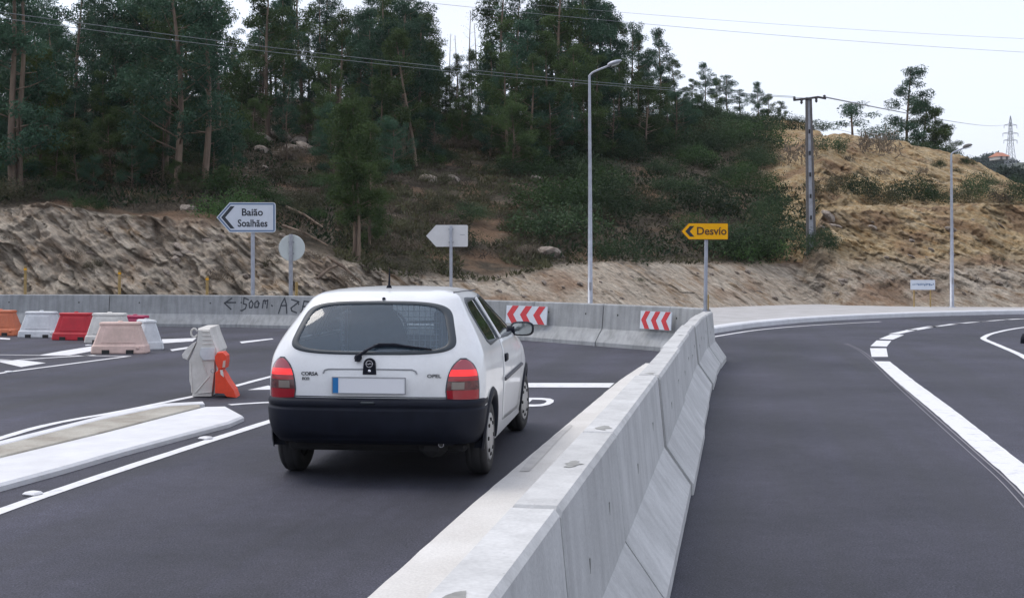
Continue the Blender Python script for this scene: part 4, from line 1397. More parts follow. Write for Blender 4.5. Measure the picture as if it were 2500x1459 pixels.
# ------------------------------------------------------------------ far house with a tiled roof
M['far_wall'] = mat('far_house_wall', (0.55, 0.50, 0.46), 0.8)
M['far_roof'] = mat('far_roof_tile', (0.42, 0.16, 0.09), 0.8, var=0.2, scale=0.4)
def far_house(px, row, D, w, h, label):
    k = D / FOC
    c = empty('house', ((px - 1250) * k, D, EYE + (HZ - row) * k), R(12), label, 'house')
    MB().box((0, 0, h / 2), (w, 6, h)).build('wall', M['far_wall'], c)
    MB().add([(-w / 2 - .4, -3.4, h), (w / 2 + .4, -3.4, h), (w / 2 + .4, 3.4, h), (-w / 2 - .4, 3.4, h), (-w / 2 + 1, 0, h + 1.7), (w / 2 - 1, 0, h + 1.7)], [(0, 1, 5, 4), (1, 2, 5), (2, 3, 4, 5), (3, 0, 4), (3, 2, 1, 0)]).build('roof', M['far_roof'], c)
    for i in range(2):
        MB().box(((-.25 + .5 * i) * w, -3.01, h * .5), (0.9, 0.06, 1.1)).build('window', M['insul'], c)
far_house(2440, 391, 470, 4.6, 1.2, 'far house with a low red tiled roof among blue trees')

exec_marker = None
# ------------------------------------------------------------------ vegetation
def leaf_cloud(rng, centres, per, size, droop, mb, mi=0, aspect=0.34):
    """centres: (pos, radius); leaves are single folded quads"""
    nrs = np.random.RandomState(rng.randint(0, 10 ** 6))
    for (c, rad) in centres:
        n = int(per * rad * rad) + 4
        d = nrs.normal(size=(n, 3)); d /= np.linalg.norm(d, axis=1)[:, None]
        rr = rad * nrs.uniform(0.25, 1.0, n) ** 0.6
        P = np.array(c) + d * rr[:, None] * np.array([1, 1, 0.85])
        ax = nrs.normal(size=(n, 3)) + np.array([0, 0, -droop])
        ax /= np.linalg.norm(ax, axis=1)[:, None]
        t = nrs.normal(size=(n, 3))
        sd = np.cross(ax, t); sd /= np.linalg.norm(sd, axis=1)[:, None]
        ln = size * nrs.uniform(0.6, 1.3, n)
        wd = ln * aspect * 0.5
        a = P; e = P + ax * ln[:, None]
        mid = P + ax * (ln * 0.45)[:, None]
        l = mid + sd * wd[:, None]; r = mid - sd * wd[:, None]
        vs = np.stack([a, l, e, r], 1).reshape(-1, 3)
        mb.append((vs, n))

def cloud_mesh(name, parts, m):
    vs = np.concatenate([p[0] for p in parts]); n = sum(p[1] for p in parts)
    me = bpy.data.meshes.new(name)
    me.vertices.add(len(vs)); me.vertices.foreach_set('co', vs.ravel())
    me.loops.add(4 * n); me.loops.foreach_set('vertex_index', np.arange(4 * n))
    me.polygons.add(n); me.polygons.foreach_set('loop_start', np.arange(0, 4 * n, 4)); me.polygons.foreach_set('loop_total', np.full(n, 4))
    me.update(); me.validate()
    me.materials.append(m)
    return me

def make_eucalyptus(seed, height=10.0, spread=1.5, low=0.3, dens=760, nl=15, m=None, leaf=0.165, stems=1, bark=None, name='eucalyptus'):
    rng = random.Random(seed)
    tb_ = MB(); parts = []
    for st in range(stems):
        offx, offy = (rng.uniform(-.5, .5), rng.uniform(-.3, .3)) if stems > 1 else (0, 0)
        hh = height * (1.0 if st == 0 else rng.uniform(.8, .95))
        bend = (rng.uniform(-.5, .5), rng.uniform(-.4, .4))
        path = []
        for i in range(9):
            f = i / 8
            path.append(Vector((offx + bend[0] * f * f + 0.12 * math.sin(f * 5 + seed), offy + bend[1] * f * f + 0.1 * math.cos(f * 4 + seed), hh * f - (0.3 if i == 0 else 0))))
        tb_.tube(path, [0.135 * height / 10 * (1 - 0.86 * i / 8) + 0.012 for i in range(9)], 7)
        cent = []
        n = nl if st == 0 else nl // 2
        for j in range(n):
            f = low + (0.98 - low) * (j + rng.random() * .7) / n
            base = path[min(7, int(f * 8))].lerp(path[min(8, int(f * 8) + 1)], f * 8 - int(f * 8))
            an = rng.uniform(0, 2 * PI)
            prof = math.sin(PI * min(1, max(0.0, (f - low) / (1 - low)) ** 0.75 * 0.86 + 0.12))
            ln = spread * (0.35 + 0.9 * prof) * rng.uniform(0.55, 1.15)
            tip = base + Vector((math.cos(an) * ln, math.sin(an) * ln, ln * rng.uniform(0.25, 0.75)))
            midp = base.lerp(tip, 0.5) + Vector((0, 0, -0.06 * ln))
            tb_.tube([base, midp, tip], [0.045 * (1.1 - f), 0.028 * (1.1 - f) + .005, 0.008], 5, caps=False)
            cent.append((tip, rng.uniform(0.38, 0.72) * (0.75 + 0.35 * prof)))
            cent.append((base.lerp(tip, 0.62) + Vector((rng.uniform(-.2, .2), rng.uniform(-.2, .2), rng.uniform(-.1, .35))), rng.uniform(0.3, 0.6)))
            if rng.random() < 0.55:
                cent.append((tip + Vector((rng.uniform(-.6, .6), rng.uniform(-.6, .6), rng.uniform(-.5, .4))), rng.uniform(0.25, 0.45)))
        cent.append((path[-1], 0.32)); cent.append((path[-1] + Vector((0.05, 0, -0.45)), 0.42))
        leaf_cloud(rng, [((c.x, c.y, c.z), r) for c, r in cent], dens, leaf, 1.1, parts)
    tr = bpy.data.meshes.new('trunk'); tr.from_pydata(tb_.v, [], tb_.f); tr.polygons.foreach_set('use_smooth', [True] * len(tb_.f)); tr.materials.append(bark or M['bark']); tr.update()
    cr = cloud_mesh('crown', parts, m or M['leaf_euc'])
    return tr, cr, height

EUC = [make_eucalyptus(11, spread=1.5, low=0.16, nl=26, m=M['leaf_mid']), make_eucalyptus(12, spread=1.25, low=0.2, nl=26), make_eucalyptus(13, spread=1.7, low=0.12, nl=24, stems=2),
       make_eucalyptus(14, spread=1.15, low=0.28, nl=22, m=M['leaf_mid']), make_eucalyptus(15, spread=1.9, low=0.16, nl=27, stems=2), make_eucalyptus(16, spread=1.4, low=0.06, nl=28, m=M['leaf_mid']),
       make_eucalyptus(17, spread=1.05, low=0.42, nl=15, dens=620), make_eucalyptus(18, spread=1.6, low=0.24, nl=21, dens=560)]
BUSHY = [make_eucalyptus(31, spread=1.9, low=0.10, nl=26, m=M['leaf_fresh'], leaf=0.165, dens=720), make_eucalyptus(32, spread=1.5, low=0.1, nl=26, m=M['leaf_fresh'], leaf=0.165, dens=720)]
BARE = [make_eucalyptus(41, spread=0.8, low=0.35, nl=12, dens=10, leaf=0.1, bark=M['bark_pale'], m=M['leaf_dry']), make_eucalyptus(42, spread=0.7, low=0.3, nl=11, dens=10, leaf=0.1, bark=M['bark_pale'], m=M['leaf_dry'])]
COLUMN = [make_eucalyptus(51, height=10, spread=1.15, low=0.24, nl=44, m=M['leaf_mid'], leaf=0.15, dens=950, stems=2)]

LAND = [(130, ', at the far left'), (330, ', above the pink barrier'), (530, ', left of the white arrow sign'), (680, ', above the white arrow sign'), (820, ', above the round sign'), (960, ', by the narrow leafy tree'), (1060, ', left above the arrow back'), (1180, ', above the arrow back'),
        (1330, ', above the wide chevron board'), (1440, ', just left of the lamp post'), (1540, ', just right of the lamp post'), (1650, ', left of the yellow sign'), (1780, ', above the yellow sign'), (1880, ', right of the yellow sign'), (1975, ', just left of the concrete pole'), (3000, ', right of the concrete pole')]
def where(px, py):
    a = next(t for lim, t in LAND if px < lim)
    h = 'near the skyline' if py < 330 else 'high on the slope' if py < 420 else 'halfway up' if py < 510 else 'low on the slope' if py < 590 else 'near the foot'
    return a + ' ' + h
def plant_tree(proto, px, D, top_row, label, group=None, rz=None, wide=1.0, lean=0.0, cat='tree', name='eucalyptus_tree', base_row=None):
    tr, cr, h0 = proto
    x = (px - 1250) / FOC * D
    z = H(x, D)
    zt = EYE + (HZ - top_row) / FOC * D
    s = max(0.15, (zt - z) / (h0 * 1.03))
    if group and group in (G1, G2, G3, 'eucalyptus trees in the clump above the car'):
        label += next(t for lim, t in LAND if px < lim) + (', back rank' if D > 65 else ', middle rank' if D > 54 else ', front rank') + (', tallest' if top_row < -20 else ', tall' if top_row < 60 else ', medium' if top_row < 150 else ', low')
    o = empty(name, (x, D, z - 0.05), rz if rz is not None else (px * 1.7 % 6.28), label, cat, group)
    o.scale = (s * wide, s * wide, s)
    if lean: o.rotation_euler = (0, lean, 0 if rz is None else rz)
    link_mesh('trunk', tr, o); link_mesh('crown', cr, o)
    return o

G1 = 'eucalyptus trees at the upper left of the hillside'
G2 = 'eucalyptus trees in the dense stand on the crest'
G3 = 'small eucalyptus trees strung along the crest'
L1 = 'eucalyptus upper left'
L2 = 'crest stand eucalyptus'
L3 = 'eucalyptus over the car'
plant_tree(EUC[2], 24, 41.5, -150, 'front eucalyptus with tan trunk at the far left edge', wide=1.15)
plant_tree(BUSHY[0], 92, 43.0, 120, 'bushy light green young tree left of the sign, with leaning trunk', lean=0.06)
plant_tree(EUC[4], 475, 44.0, -90, 'big dark eucalyptus with several trunks above the white arrow sign', wide=1.25)
plant_tree(EUC[0], 410, 47.5, -70, L1, G1)
for (px, D, row, v, w) in ((-120, 46, -90, 0, 1.2), (-40, 52, -60, 5, 1.2), (60, 56, -80, 1, 1.1), (140, 60, 40, 3, 1.0), (190, 52, -60, 7, 1.0), (250, 58, -70, 1, 1.0), (300, 50, -60, 4, 1.1), (340, 56, -100, 0, 1.1), (365, 49, -60, 2, 1.1),
                           (425, 58, -80, 3, 1.1), (530, 52, -20, 5, 1.0), (505, 62, 40, 1, 1.0), (250, 49, 170, 5, 1.1), (180, 47, 230, 7, 1.1), (330, 46, 190, 5, 1.2), (400, 45.5, 250, 7, 1.1), (560, 55, 175, 5, 1.0), (120, 50, 60, 2, 1.1), (280, 70, 60, 6, 1.0), (210, 72, 20, 6, 1.0), (560, 74, 95, 3, 1.0), (590, 68, 140, 5, 1.0),
                           (-200, 44, -80, 2, 1.2), (-260, 50, -80, 4, 1.2), (20, 48, 60, 4, 1.0)):
    plant_tree(EUC[v], px, D, row, L1, G1, wide=w)
for (px, D, row, v, w) in ((655, 60, -60, 0, 1.15), (690, 64, -30, 1, 1.1), (735, 66, -70, 3, 1.0), (775, 70, -20, 6, 1.0), (800, 72, -40, 6, 1.0), (835, 62, 22, 5, 1.05), (870, 66, 50, 2, 1.0), (905, 60, 10, 1, 1.0), (935, 66, -20, 0, 1.0), (965, 58, -10, 4, 1.05), (1000, 64, 10, 1, 1.0), (1028, 60, 30, 0, 1.05), (1052, 66, 95, 3, 1.0),
                           (640, 74, 180, 5, 1.0), (760, 74, 170, 5, 1.0), (810, 56, 130, 5, 1.1), (930, 56, 150, 5, 1.1), (1050, 70, 150, 5, 1.1), (700, 54, 190, 7, 1.0), (880, 70, 170, 2, 1.0)):
    plant_tree(EUC[v], px, D, row, L3, 'eucalyptus trees in the clump above the car', wide=w)
for (px, D, row, v) in ((575, 72, 120, 5), (610, 70, 90, 0), (640, 70, 30, 2), (672, 72, 10, 4), (712, 72, 20, 0), (752, 74, 60, 5), (790, 74, 90, 0), (828, 72, 40, 2), (858, 70, 30, 4), (895, 72, 20, 0), (925, 70, 10, 2), (955, 72, -20, 4), (990, 70, -10, 0), (1020, 72, 25, 2), (1048, 70, 60, 5), (1070, 70, 110, 0)):
    plant_tree(EUC[v], px, D, row, L3, 'eucalyptus trees in the clump above the car', wide=1.1)
for (px, D, row, v) in ((-60, 64, 0, 4), (40, 66, 20, 0), (100, 64, -20, 2), (165, 66, 60, 4), (230, 64, 10, 0), (300, 66, 40, 2), (370, 66, 0, 4), (450, 66, -30, 0), (490, 68, 0, 2)):
    plant_tree(EUC[v], px, D, row, L1, G1, wide=1.1)
plant_tree(EUC[3], 1012, 55.5, 60, 'eucalyptus with a pale slanting trunk above the blank arrow sign', rz=0.4, lean=-0.10)
plant_tree(COLUMN[0], 872, 38.6, 240, 'narrow leafy tree with bare lower trunks left of the blank arrow sign', wide=1.0)
plant_tree(EUC[5], 905, 40.5, 300, 'slim dark young tree just behind the narrow leafy one', wide=0.9)
for i, (px, D, row, v) in enumerate(((1098, 78, 75, 0), (1118, 80, 78, 1), (1146, 80, 18, 0), (1166, 79, 48, 1), (1172, 82, 95, 0))):
    plant_tree(BARE[v], px, D, row, 'thin bare pale tree in the gap between two leafy clumps', 'bare pale trees in the crest gap', name='bare_tree', wide=0.8)
for (px, D, row, v, w) in ((1090, 72, 160, 5, 1.0), (1115, 70, 130, 5, 1.0), (1150, 74, 115, 3, 1.0), (1185, 70, 140, 5, 1.1), (1130, 66, 200, 5, 1.1), (1200, 66, 90, 1, 1.0)):
    plant_tree(EUC[v], px, D, row, 'low eucalyptus in the dip below the thin bare trees', 'low eucalyptus trees in the crest dip', wide=w)
for (px, D, row, v, w) in ((1228, 66, -50, 0, 1.1), (1255, 70, -30, 2, 1.1), (1262, 62, 40, 1, 1.1), (1290, 66, 20, 7, 1.0), (1318, 72, -50, 6, 1.0), (1335, 64, 70, 5, 1.1), (1368, 66, -70, 0, 1.1), (1392, 72, -60, 4, 1.1), (1420, 68, -80, 1, 1.15), (1445, 72, -10, 2, 1.1), (1462, 76, 0, 0, 1.05), (1490, 72, 30, 1, 1.05),
                           (1515, 76, 45, 3, 1.05), (1545, 74, 52, 7, 1.0), (1562, 78, 75, 3, 1.0), (1400, 62, 110, 5, 1.2), (1460, 64, 130, 5, 1.2), (1510, 66, 140, 5, 1.2), (1560, 68, 170, 5, 1.2), (1300, 60, 130, 5, 1.1), (1235, 60, 120, 5, 1.1), (1350, 76, 20, 0, 1.2), (1580, 76, 150, 2, 1.0)):
    plant_tree(EUC[v], px, D, row, L2, G2, wide=w)
plant_tree(EUC[1], 1610, 78, 62, 'slender pointed eucalyptus just right of the street lamp head', wide=1.05)
plant_tree(EUC[3], 1648, 79, 140, 'shorter eucalyptus beside the slender pointed one', wide=1.3)
for (px, D, row, v, w) in ((1690, 80, 190, 5, 1.2), (1722, 82, 150, 1, 1.1), (1745, 84, 185, 3, 1.2), (1775, 84, 180, 6, 1.6), (1808, 84, 215, 6, 1.7), (1850, 86, 195, 1, 1.1), (1880, 86, 225, 3, 1.3), (1905, 86, 245, 5, 1.2), (1670, 74, 210, 5, 1.2), (1630, 72, 200, 5, 1.2)):
    plant_tree(EUC[v], px, D, row, 'small crest eucalyptus', G3, wide=w)
plant_tree(EUC[7], 2084, 92, 248, 'small round topped tree just right of the concrete pole top', wide=2.0, name='small_tree')
plant_tree(EUC[1], 2218, 84, 158, 'tallest lone eucalyptus standing on the earth mound', wide=1.25)
plant_tree(EUC[3], 2252, 84, 236, 'shorter eucalyptus on the right of the lone tall one', wide=1.6)
plant_tree(EUC[5], 2283, 85, 262, 'leafy eucalyptus on the mound between the lone one and the small one', wide=1.3)
plant_tree(EUC[5], 2308, 84, 300, 'smallest eucalyptus at the right end of the mound trees', wide=1.2)

SAP = [make_eucalyptus(71, height=6, spread=1.7, low=0.06, nl=26, m=M['leaf_mid'], leaf=0.13, dens=1000), make_eucalyptus(72, height=6, spread=1.5, low=0.05, nl=26, m=M['leaf_fresh'], leaf=0.13, dens=1000), make_eucalyptus(73, height=6, spread=1.6, low=0.08, nl=26, m=M['leaf_euc'], leaf=0.13, dens=1000)]
for (px, D, row, v) in ((-30, 41.5, 330, 0), (45, 42.5, 260, 2), (140, 43, 330, 1), (185, 44, 290, 0), (230, 43, 380, 2), (270, 46, 280, 0), (320, 44.5, 330, 2), (370, 46, 300, 1), (430, 43.5, 390, 0), (520, 45, 330, 2), (545, 44, 400, 0), (570, 49, 300, 2), (150, 50, 210, 2), (310, 52, 230, 0), (230, 55, 200, 2), (620, 58, 240, 0), (690, 60, 235, 2), (750, 60, 250, 0), (820, 52, 260, 2), (860, 56, 230, 0), (960, 52, 290, 2), (1060, 58, 270, 2), (1000, 62, 230, 0), (780, 66, 190, 2), (1130, 64, 240, 0), (1200, 62, 220, 2), (1250, 58, 250, 0), (1340, 60, 220, 2), (1430, 62, 210, 0), (1500, 64, 210, 2), (1580, 66, 200, 0), (1650, 70, 220, 2)):
    lab = 'bushy sapling' + next(t for lim, t in LAND if px < lim) + (', near the bank' if D < 47 else ', halfway up' if D < 57 else ', high on the slope')
    plant_tree(SAP[v], px, D, row, lab, 'bushy saplings under the tall trees', wide=1.1, name='sapling')

# bushes
def make_bush(seed, m, r=1.0, n=30, per=260, leaf=0.17, flat=0.75, spiky=False):
    rng = random.Random(seed)
    parts = []
    cents = []
    for i in range(n):
        an = rng.uniform(0, 2 * PI); rr = r * rng.random() ** .5 * 0.85
        zz = r * flat * (1 - (rr / r) ** 2) ** .5 * rng.uniform(0.2, 1.0)
        cents.append(((rr * math.cos(an), rr * math.sin(an), zz), rng.uniform(0.2, 0.42) * r))
    leaf_cloud(rng, cents, per, leaf, -1.2 if spiky else 0.0, parts, aspect=0.16 if spiky else 0.36)
    return cloud_mesh('bush', parts, m)
BUSH = {
 'scrub': [make_bush(61, M['leaf_scrub'], n=36, per=950, leaf=.075), make_bush(62, M['leaf_scrub'], flat=1.0, n=36, per=950, leaf=.075), make_bush(63, M['leaf_scrub'], n=40, per=950, leaf=0.07), make_bush(64, M['leaf_scrub'], n=26, flat=0.6, per=950, leaf=.075)],
 'green': [make_bush(65, M['leaf_green'], n=36, per=900, leaf=.075), make_bush(66, M['leaf_green'], n=30, per=900, leaf=.075, flat=.9)],
 'olive': [make_bush(71, M['leaf_olive'], n=26, per=800, leaf=.07), make_bush(72, M['leaf_olive'], per=800, leaf=0.07), make_bush(73, M['leaf_olive'], n=22, flat=.6, per=800, leaf=.07)],
 'dry': [make_bush(81, M['leaf_dry'], n=18, per=240, spiky=True, leaf=0.22), make_bush(82, M['leaf_dry'], n=22, per=300, flat=.6, leaf=.12), make_bush(83, M['leaf_dry'], n=16, per=220, spiky=True, leaf=.26, flat=1.0)],
}
def bush(kind, x, y, s, label, group, rng, name='bush', hz=1.0, sink=0.1):
    me = rng.choice(BUSH[kind])
    o = link_mesh(name, me, None, (x, y, H(x, y) - sink * s))
    o.scale = (s * rng.uniform(.9, 1.2), s * rng.uniform(.9, 1.2), s * hz * rng.uniform(.8, 1.15))
    o.rotation_euler = (0, 0, rng.uniform(0, 6.28))
    return tag(o, label, 'bush', group)
rng = random.Random(77)
def scatter(n, x0, x1, d0, d1, kinds, s0, s1, label, group, cond=None):
    c = 0; tries = 0
    while c < n and tries < n * 30:
        tries += 1
        px = rng.uniform(x0, x1); dd, zz = knots(px)
        D = dd[2] + (dd[5] - dd[2]) * rng.uniform(d0, d1)
        x = (px - 1250) / FOC * D
        if cond and not cond(px, HZ - (H(x, D) - EYE) * FOC / D): continue
        bush(rng.choice(kinds), x, D, rng.uniform(s0, s1), label + where(px, HZ - (H(x, D) - EYE) * FOC / D), group, rng); c += 1
scatter(30, -60, 600, 0.03, 0.36, ['scrub', 'olive', 'dry', 'green', 'olive'], 0.4, 1.5, 'dark undergrowth bush', 'undergrowth bushes above the left bank', lambda px, py: not (250 < px < 390 and 350 < py < 470))
scatter(20, -60, 1150, 0.3, 1.0, ['scrub', 'olive', 'olive', 'dry'], 0.8, 1.7, 'shaded bush under eucalyptus trees', 'bushes under the eucalyptus trees', lambda px, py: not (610 < px < 780 and 300 < py < 440) and not (950 < px < 1300 and py > 330))
scatter(42, 680, 1330, 0.02, 0.75, ['dry', 'dry', 'olive', 'dry', 'dry', 'olive'], 0.4, 0.95, 'brownish shrub', 'dry shrubs on the middle slope', lambda px, py: py < 690)
scatter(80, 1290, 1960, 0.0, 1.0, ['scrub', 'scrub', 'green', 'olive', 'scrub'], 0.9, 1.9, 'dense dark shrub', 'dark shrubs covering the right slope', lambda px, py: py < 645 and not (px > 1862 and 325 < py < 450) and not (1560 < px < 1720 and py > 585))
scatter(62, 600, 1320, 0.10, 1.0, ['olive', 'green', 'dry', 'scrub', 'olive', 'scrub'], 0.45, 1.15, 'mixed small shrub', 'mixed small shrubs left of the lamp post', lambda px, py: py < 680 and not (610 < px < 780 and 300 < py < 440))
scatter(14, 1560, 2130, 0.93, 1.04, ['scrub'], 0.8, 1.5, 'skyline shrub', 'skyline shrubs by the concrete pole', lambda px, py: px < 1900 or py < 318)
# bushes that can be told apart on the orange mound and bench
for (px, py, s, kind, lab) in ((2020, 372, 0.95, 'scrub', 'round dark bush high on the mound, right of the concrete pole'), (1948, 410, 1.0, 'dry', 'brown bush high on the mound, left of the concrete pole'), (2150, 385, 1.0, 'dry', 'wide greyish bush near the top of the mound'),
                               (2048, 452, 0.55, 'olive', 'small upright bush in the middle of the mound face'), (2012, 478, 0.8, 'olive', 'bush on the bench right beside the concrete pole'), (2108, 486, 0.95, 'scrub', 'left dark bush of the pair on the bench'), (2150, 500, 0.7, 'olive', 'lower olive bush in front of the pair on the bench'),
                               (2222, 494, 1.15, 'scrub', 'largest dark bush at the centre of the bench'), (2276, 500, 0.8, 'scrub', 'dark bush on the bench left of the far lamp'), (2338, 496, 0.7, 'olive', 'bush on the bench behind the far lamp'), (2390, 494, 0.85, 'scrub', 'dark bush on the bench right of the far lamp'), (2440, 500, 0.6, 'dry', 'brown bush near the right end of the bench'), (2490, 500, 0.9, 'scrub', 'dark bush at the right edge of the bench'),
                               (2012, 628, 0.55, 'scrub', 'bush at the foot of the concrete pole'), (1955, 628, 1.0, 'scrub', 'bush left of the foot of the concrete pole'), (2075, 398, 0.3, 'dry', 'tuft in the upper middle of the mound'), (2150, 428, 0.35, 'dry', 'tuft at the centre of the mound face'), (2290, 412, 0.4, 'scrub', 'tuft near the top of the mound by the far lamp'), (2250, 430, 0.3, 'dry', 'tuft on the mound left of the far lamp'),
                               (2432, 455, 0.4, 'scrub', 'tuft on the right shoulder of the mound'), (2360, 405, 0.45, 'scrub', 'tuft on the mound crest right of the far lamp'), (2340, 425, 0.35, 'olive', 'tuft just beside the far lamp post'), (540, 697, 0.33, 'dry', 'dark dry tuft left of the white arrow sign post'), (2440, 640, 0.25, 'olive', 'tuft low on the orange bank at right')):
    x, y = hit(px, py)
    bush(kind, x, y, s * 1.2, lab, None, rng, hz=1.25, sink=0.0)
for (px, py, s) in ((2175, 352, 1.0), (2205, 358, 1.1), (2240, 366, 1.2), (2275, 374, 1.2), (2310, 384, 1.1), (2255, 350, 1.3), (2300, 360, 1.2), (2205, 340, 1.0), (2330, 388, .8)):
    D = knots(px)[0][5] + 1.5 + rng.random() * 2
    x = (px - 1250) / FOC * D
    bush('scrub', x, D, s, 'dark shrub under the lone eucalyptus on the mound crest', 'shrubs under the lone eucalyptus', rng)

for (px, py, s_, kind, lab) in ((30, 600, .3, 'dry', 'dry tuft high on the left bank at the frame edge'), (170, 640, .35, 'dry', 'dark dry tuft in a hollow of the left bank'), (240, 655, .4, 'olive', 'olive tuft low on the left bank above the pink plastic barrier'), (330, 560, .35, 'olive', 'olive tuft near the top of the left bank'), (400, 600, .3, 'dry', 'dry tuft in the middle of the left bank'),
                                (560, 640, .3, 'dry', 'dry tuft on the left bank below the white arrow sign'), (660, 650, .35, 'olive', 'olive tuft between the two left sign posts'), (760, 640, .4, 'dry', 'dry tuft right of the round sign'), (840, 690, .35, 'dry', 'dry tuft behind the left of the car roof'), (1560, 690, .25, 'olive', 'olive tuft low on the middle bank'), (1850, 700, .22, 'dry', 'dry tuft on the bank right of the yellow sign'), (2160, 700, .25, 'olive', 'olive tuft on the orange bank left of the small notice'), (2380, 690, .25, 'dry', 'dry tuft on the orange bank right of the far lamp')):
    x, y = hit(px, py)
    bush(kind, x, y, s_, lab, None, rng, sink=0.05)
# scattered dry grass and twigs: uncountable
def litter(name, n, x0, x1, k0, k1, m, size, seed, label, cond=None, aspect=0.12, up=-0.7):
    nrs = np.random.RandomState(seed)
    parts = []
    P = []
    while len(P) < n:
        px = nrs.uniform(x0, x1); dd, zz = knots(px)
        D = dd[k0] + (dd[k1] - dd[k0]) * nrs.uniform(0, 1)
        x = (px - 1250) / FOC * D
        z = H(x, D)
        if cond and not cond(px, HZ - (z - EYE) * FOC / D, x, D): continue
        P.append((x, D, z + 0.02))
    P = np.array(P); n = len(P)
    ax = nrs.normal(size=(n, 3)); ax[:, 2] = np.abs(ax[:, 2]) * 0.8 - up * 0.6
    ax /= np.linalg.norm(ax, axis=1)[:, None]
    sd = np.cross(ax, nrs.normal(size=(n, 3))); sd /= np.linalg.norm(sd, axis=1)[:, None]
    ln = size * nrs.uniform(.4, 1.4, n); wd = ln * aspect * .5
    mid = P + ax * (ln * .5)[:, None]
    vs = np.stack([P, mid + sd * wd[:, None], P + ax * ln[:, None], mid - sd * wd[:, None]], 1).reshape(-1, 3)
    me = cloud_mesh(name, [(vs, n)], m)
    o = link_mesh(name, me)
    return tag(o, label, kind='stuff')
litter('dry_undergrowth', 34000, -100, 1400, 3, 5, M['leaf_dry'], 0.24, 5, 'dry brown bracken and twigs over the wooded slope', lambda px, py, x, y: mnoise.noise(Vector((x * .4, y * .4, 0))) > -0.15)
litter('green_undergrowth', 36000, -100, 2000, 3, 5, M['leaf_scrub'], 0.2, 6, 'low green growth over the wooded slope', lambda px, py, x, y: not (900 < px < 1320 and py > 320) and not (px > 1862 and 320 < py < 455) and mnoise.noise(Vector((x * .3 + 9, y * .3, 4))) > -0.1, aspect=0.32)
litter('slope_growth', 12000, 1280, 1990, 2, 5, M['leaf_olive'], 0.18, 7, 'coarse growth between the dark shrubs of the right slope', lambda px, py, x, y: not (px > 1862 and 320 < py < 455), aspect=0.34)

litter('olive_undergrowth', 26000, 820, 1340, 2, 5, M['leaf_olive'], 0.2, 8, 'patchy olive growth on the slope behind the car', lambda px, py, x, y: mnoise.noise(Vector((x * .45 + 3, y * .45, 8))) > -0.12, aspect=0.3)
# fallen branches
for (a, b, r, lab) in (((700, 515), (790, 565), 0.06, 'fallen pale branch right of the white arrow sign'), ((690, 560), (800, 610), 0.05, 'second fallen branch right of the white arrow sign'), ((775, 700), (835, 655), 0.05, 'stick leaning up behind the car roof'),
                       ((800, 640), (880, 700), 0.06, 'log lying at the foot of the narrow leafy tree')):
    p, q = hit(*a), hit(*b)
    A = Vector((p[0], p[1], H(*p) + .12)); B = Vector((q[0], q[1], H(*q) + .12))
    mid = A.lerp(B, .5) + Vector((0, -.1, .08))
    o = MB().tube([A, mid, B], [r, r * .8, r * .45], 7).build('fallen_branch', M['bark'])
    tag(o, lab, 'branch')

# boulders
def make_rock(seed):
    rng = random.Random(seed)
    import bmesh
    bm = bmesh.new(); bmesh.ops.create_icosphere(bm, subdivisions=2, radius=1.0)
    sx_, sy_, sz_ = rng.uniform(.9, 1.4), rng.uniform(.6, .9), rng.uniform(.45, .75)
    for v in bm.verts:
        n_ = mnoise.noise(v.co * 1.2 + Vector((seed * 3.1, 0, 0)))
        v.co *= 1 + 0.38 * n_
        for d in ((0.6, -.6, .5), (-.7, -.5, .5), (0.1, -.8, -.4), (0, 0.2, 1), (.8, .2, .3)):
            dv = Vector(d).normalized(); e = v.co.dot(dv)
            if e > 0.72: v.co -= dv * (e - 0.72) * 0.85
        v.co = Vector((v.co.x * sx_, v.co.y * sy_, v.co.z * sz_))
    me = bpy.data.meshes.new('boulder'); bm.to_mesh(me); bm.free()
    me.materials.append(M['rock'])
    return me
ROCKS = [make_rock(s) for s in range(6)]
rng = random.Random(9)
def boulder(px, py, s, label, group=None, sink=.25):
    x, y = hit(px, py)
    o = link_mesh('boulder', ROCKS[rng.randrange(6)], None, (x, y, H(x, y) + s * .1))
    o.scale = (s * rng.uniform(.8, 1.4), s, s * rng.uniform(.7, 1.1))
    o.rotation_euler = (rng.uniform(-.3, .3), R(28) + rng.uniform(-.3, .3), rng.uniform(-.6, .6))
    return tag(o, label, 'rock', group)
for (px, py, s) in ((650, 345, .55), (690, 340, .7), (735, 352, .6), (755, 372, .6), (640, 370, .4), (700, 385, .5), (720, 372, .55)):
    boulder(px, py, s, 'grey boulder in the outcrop high above the white arrow sign', 'grey boulders of the outcrop')
for (px, py, s, lab) in ((650, 412, .22, 'small pale boulder just below the grey outcrop'), (1045, 442, .45, 'pale flat boulder above the blank arrow sign'), (1110, 440, .3, 'boulder right of the pale flat one'), (1312, 440, .35, 'boulder at the left edge of the green scrub'), (1350, 626, .42, 'boulder low on the slope left of the street lamp'), (465, 516, .28, 'pale stone below the dark trunks above the left bank'), (1170, 335, .3, 'stone high on the slope left of the street lamp'),
                         (2025, 530, .26, 'whitish block at the top corner of the orange bank'), (1300, 545, .3, 'stone in the dry scrub left of the street lamp')):
    boulder(px, py, s, lab)
for i in range(46):
    px = rng.uniform(10, 790); py = rng.uniform(545, 705)
    boulder(px, py, rng.uniform(0.05, 0.2), 'loose stone on the pale left bank', 'loose stones on the left bank')
for i in range(34):
    px = rng.uniform(1960, 2480); py = rng.uniform(540, 735)
    boulder(px, py, rng.uniform(0.05, 0.2), 'loose stone on the orange right bank', 'loose stones on the right bank')
for i in range(24):
    px = rng.uniform(1200, 1900); py = rng.uniform(665, 735)
    boulder(px, py, rng.uniform(0.04, 0.13), 'loose stone on the low pale bank behind the chevron boards', 'loose stones on the low middle bank')

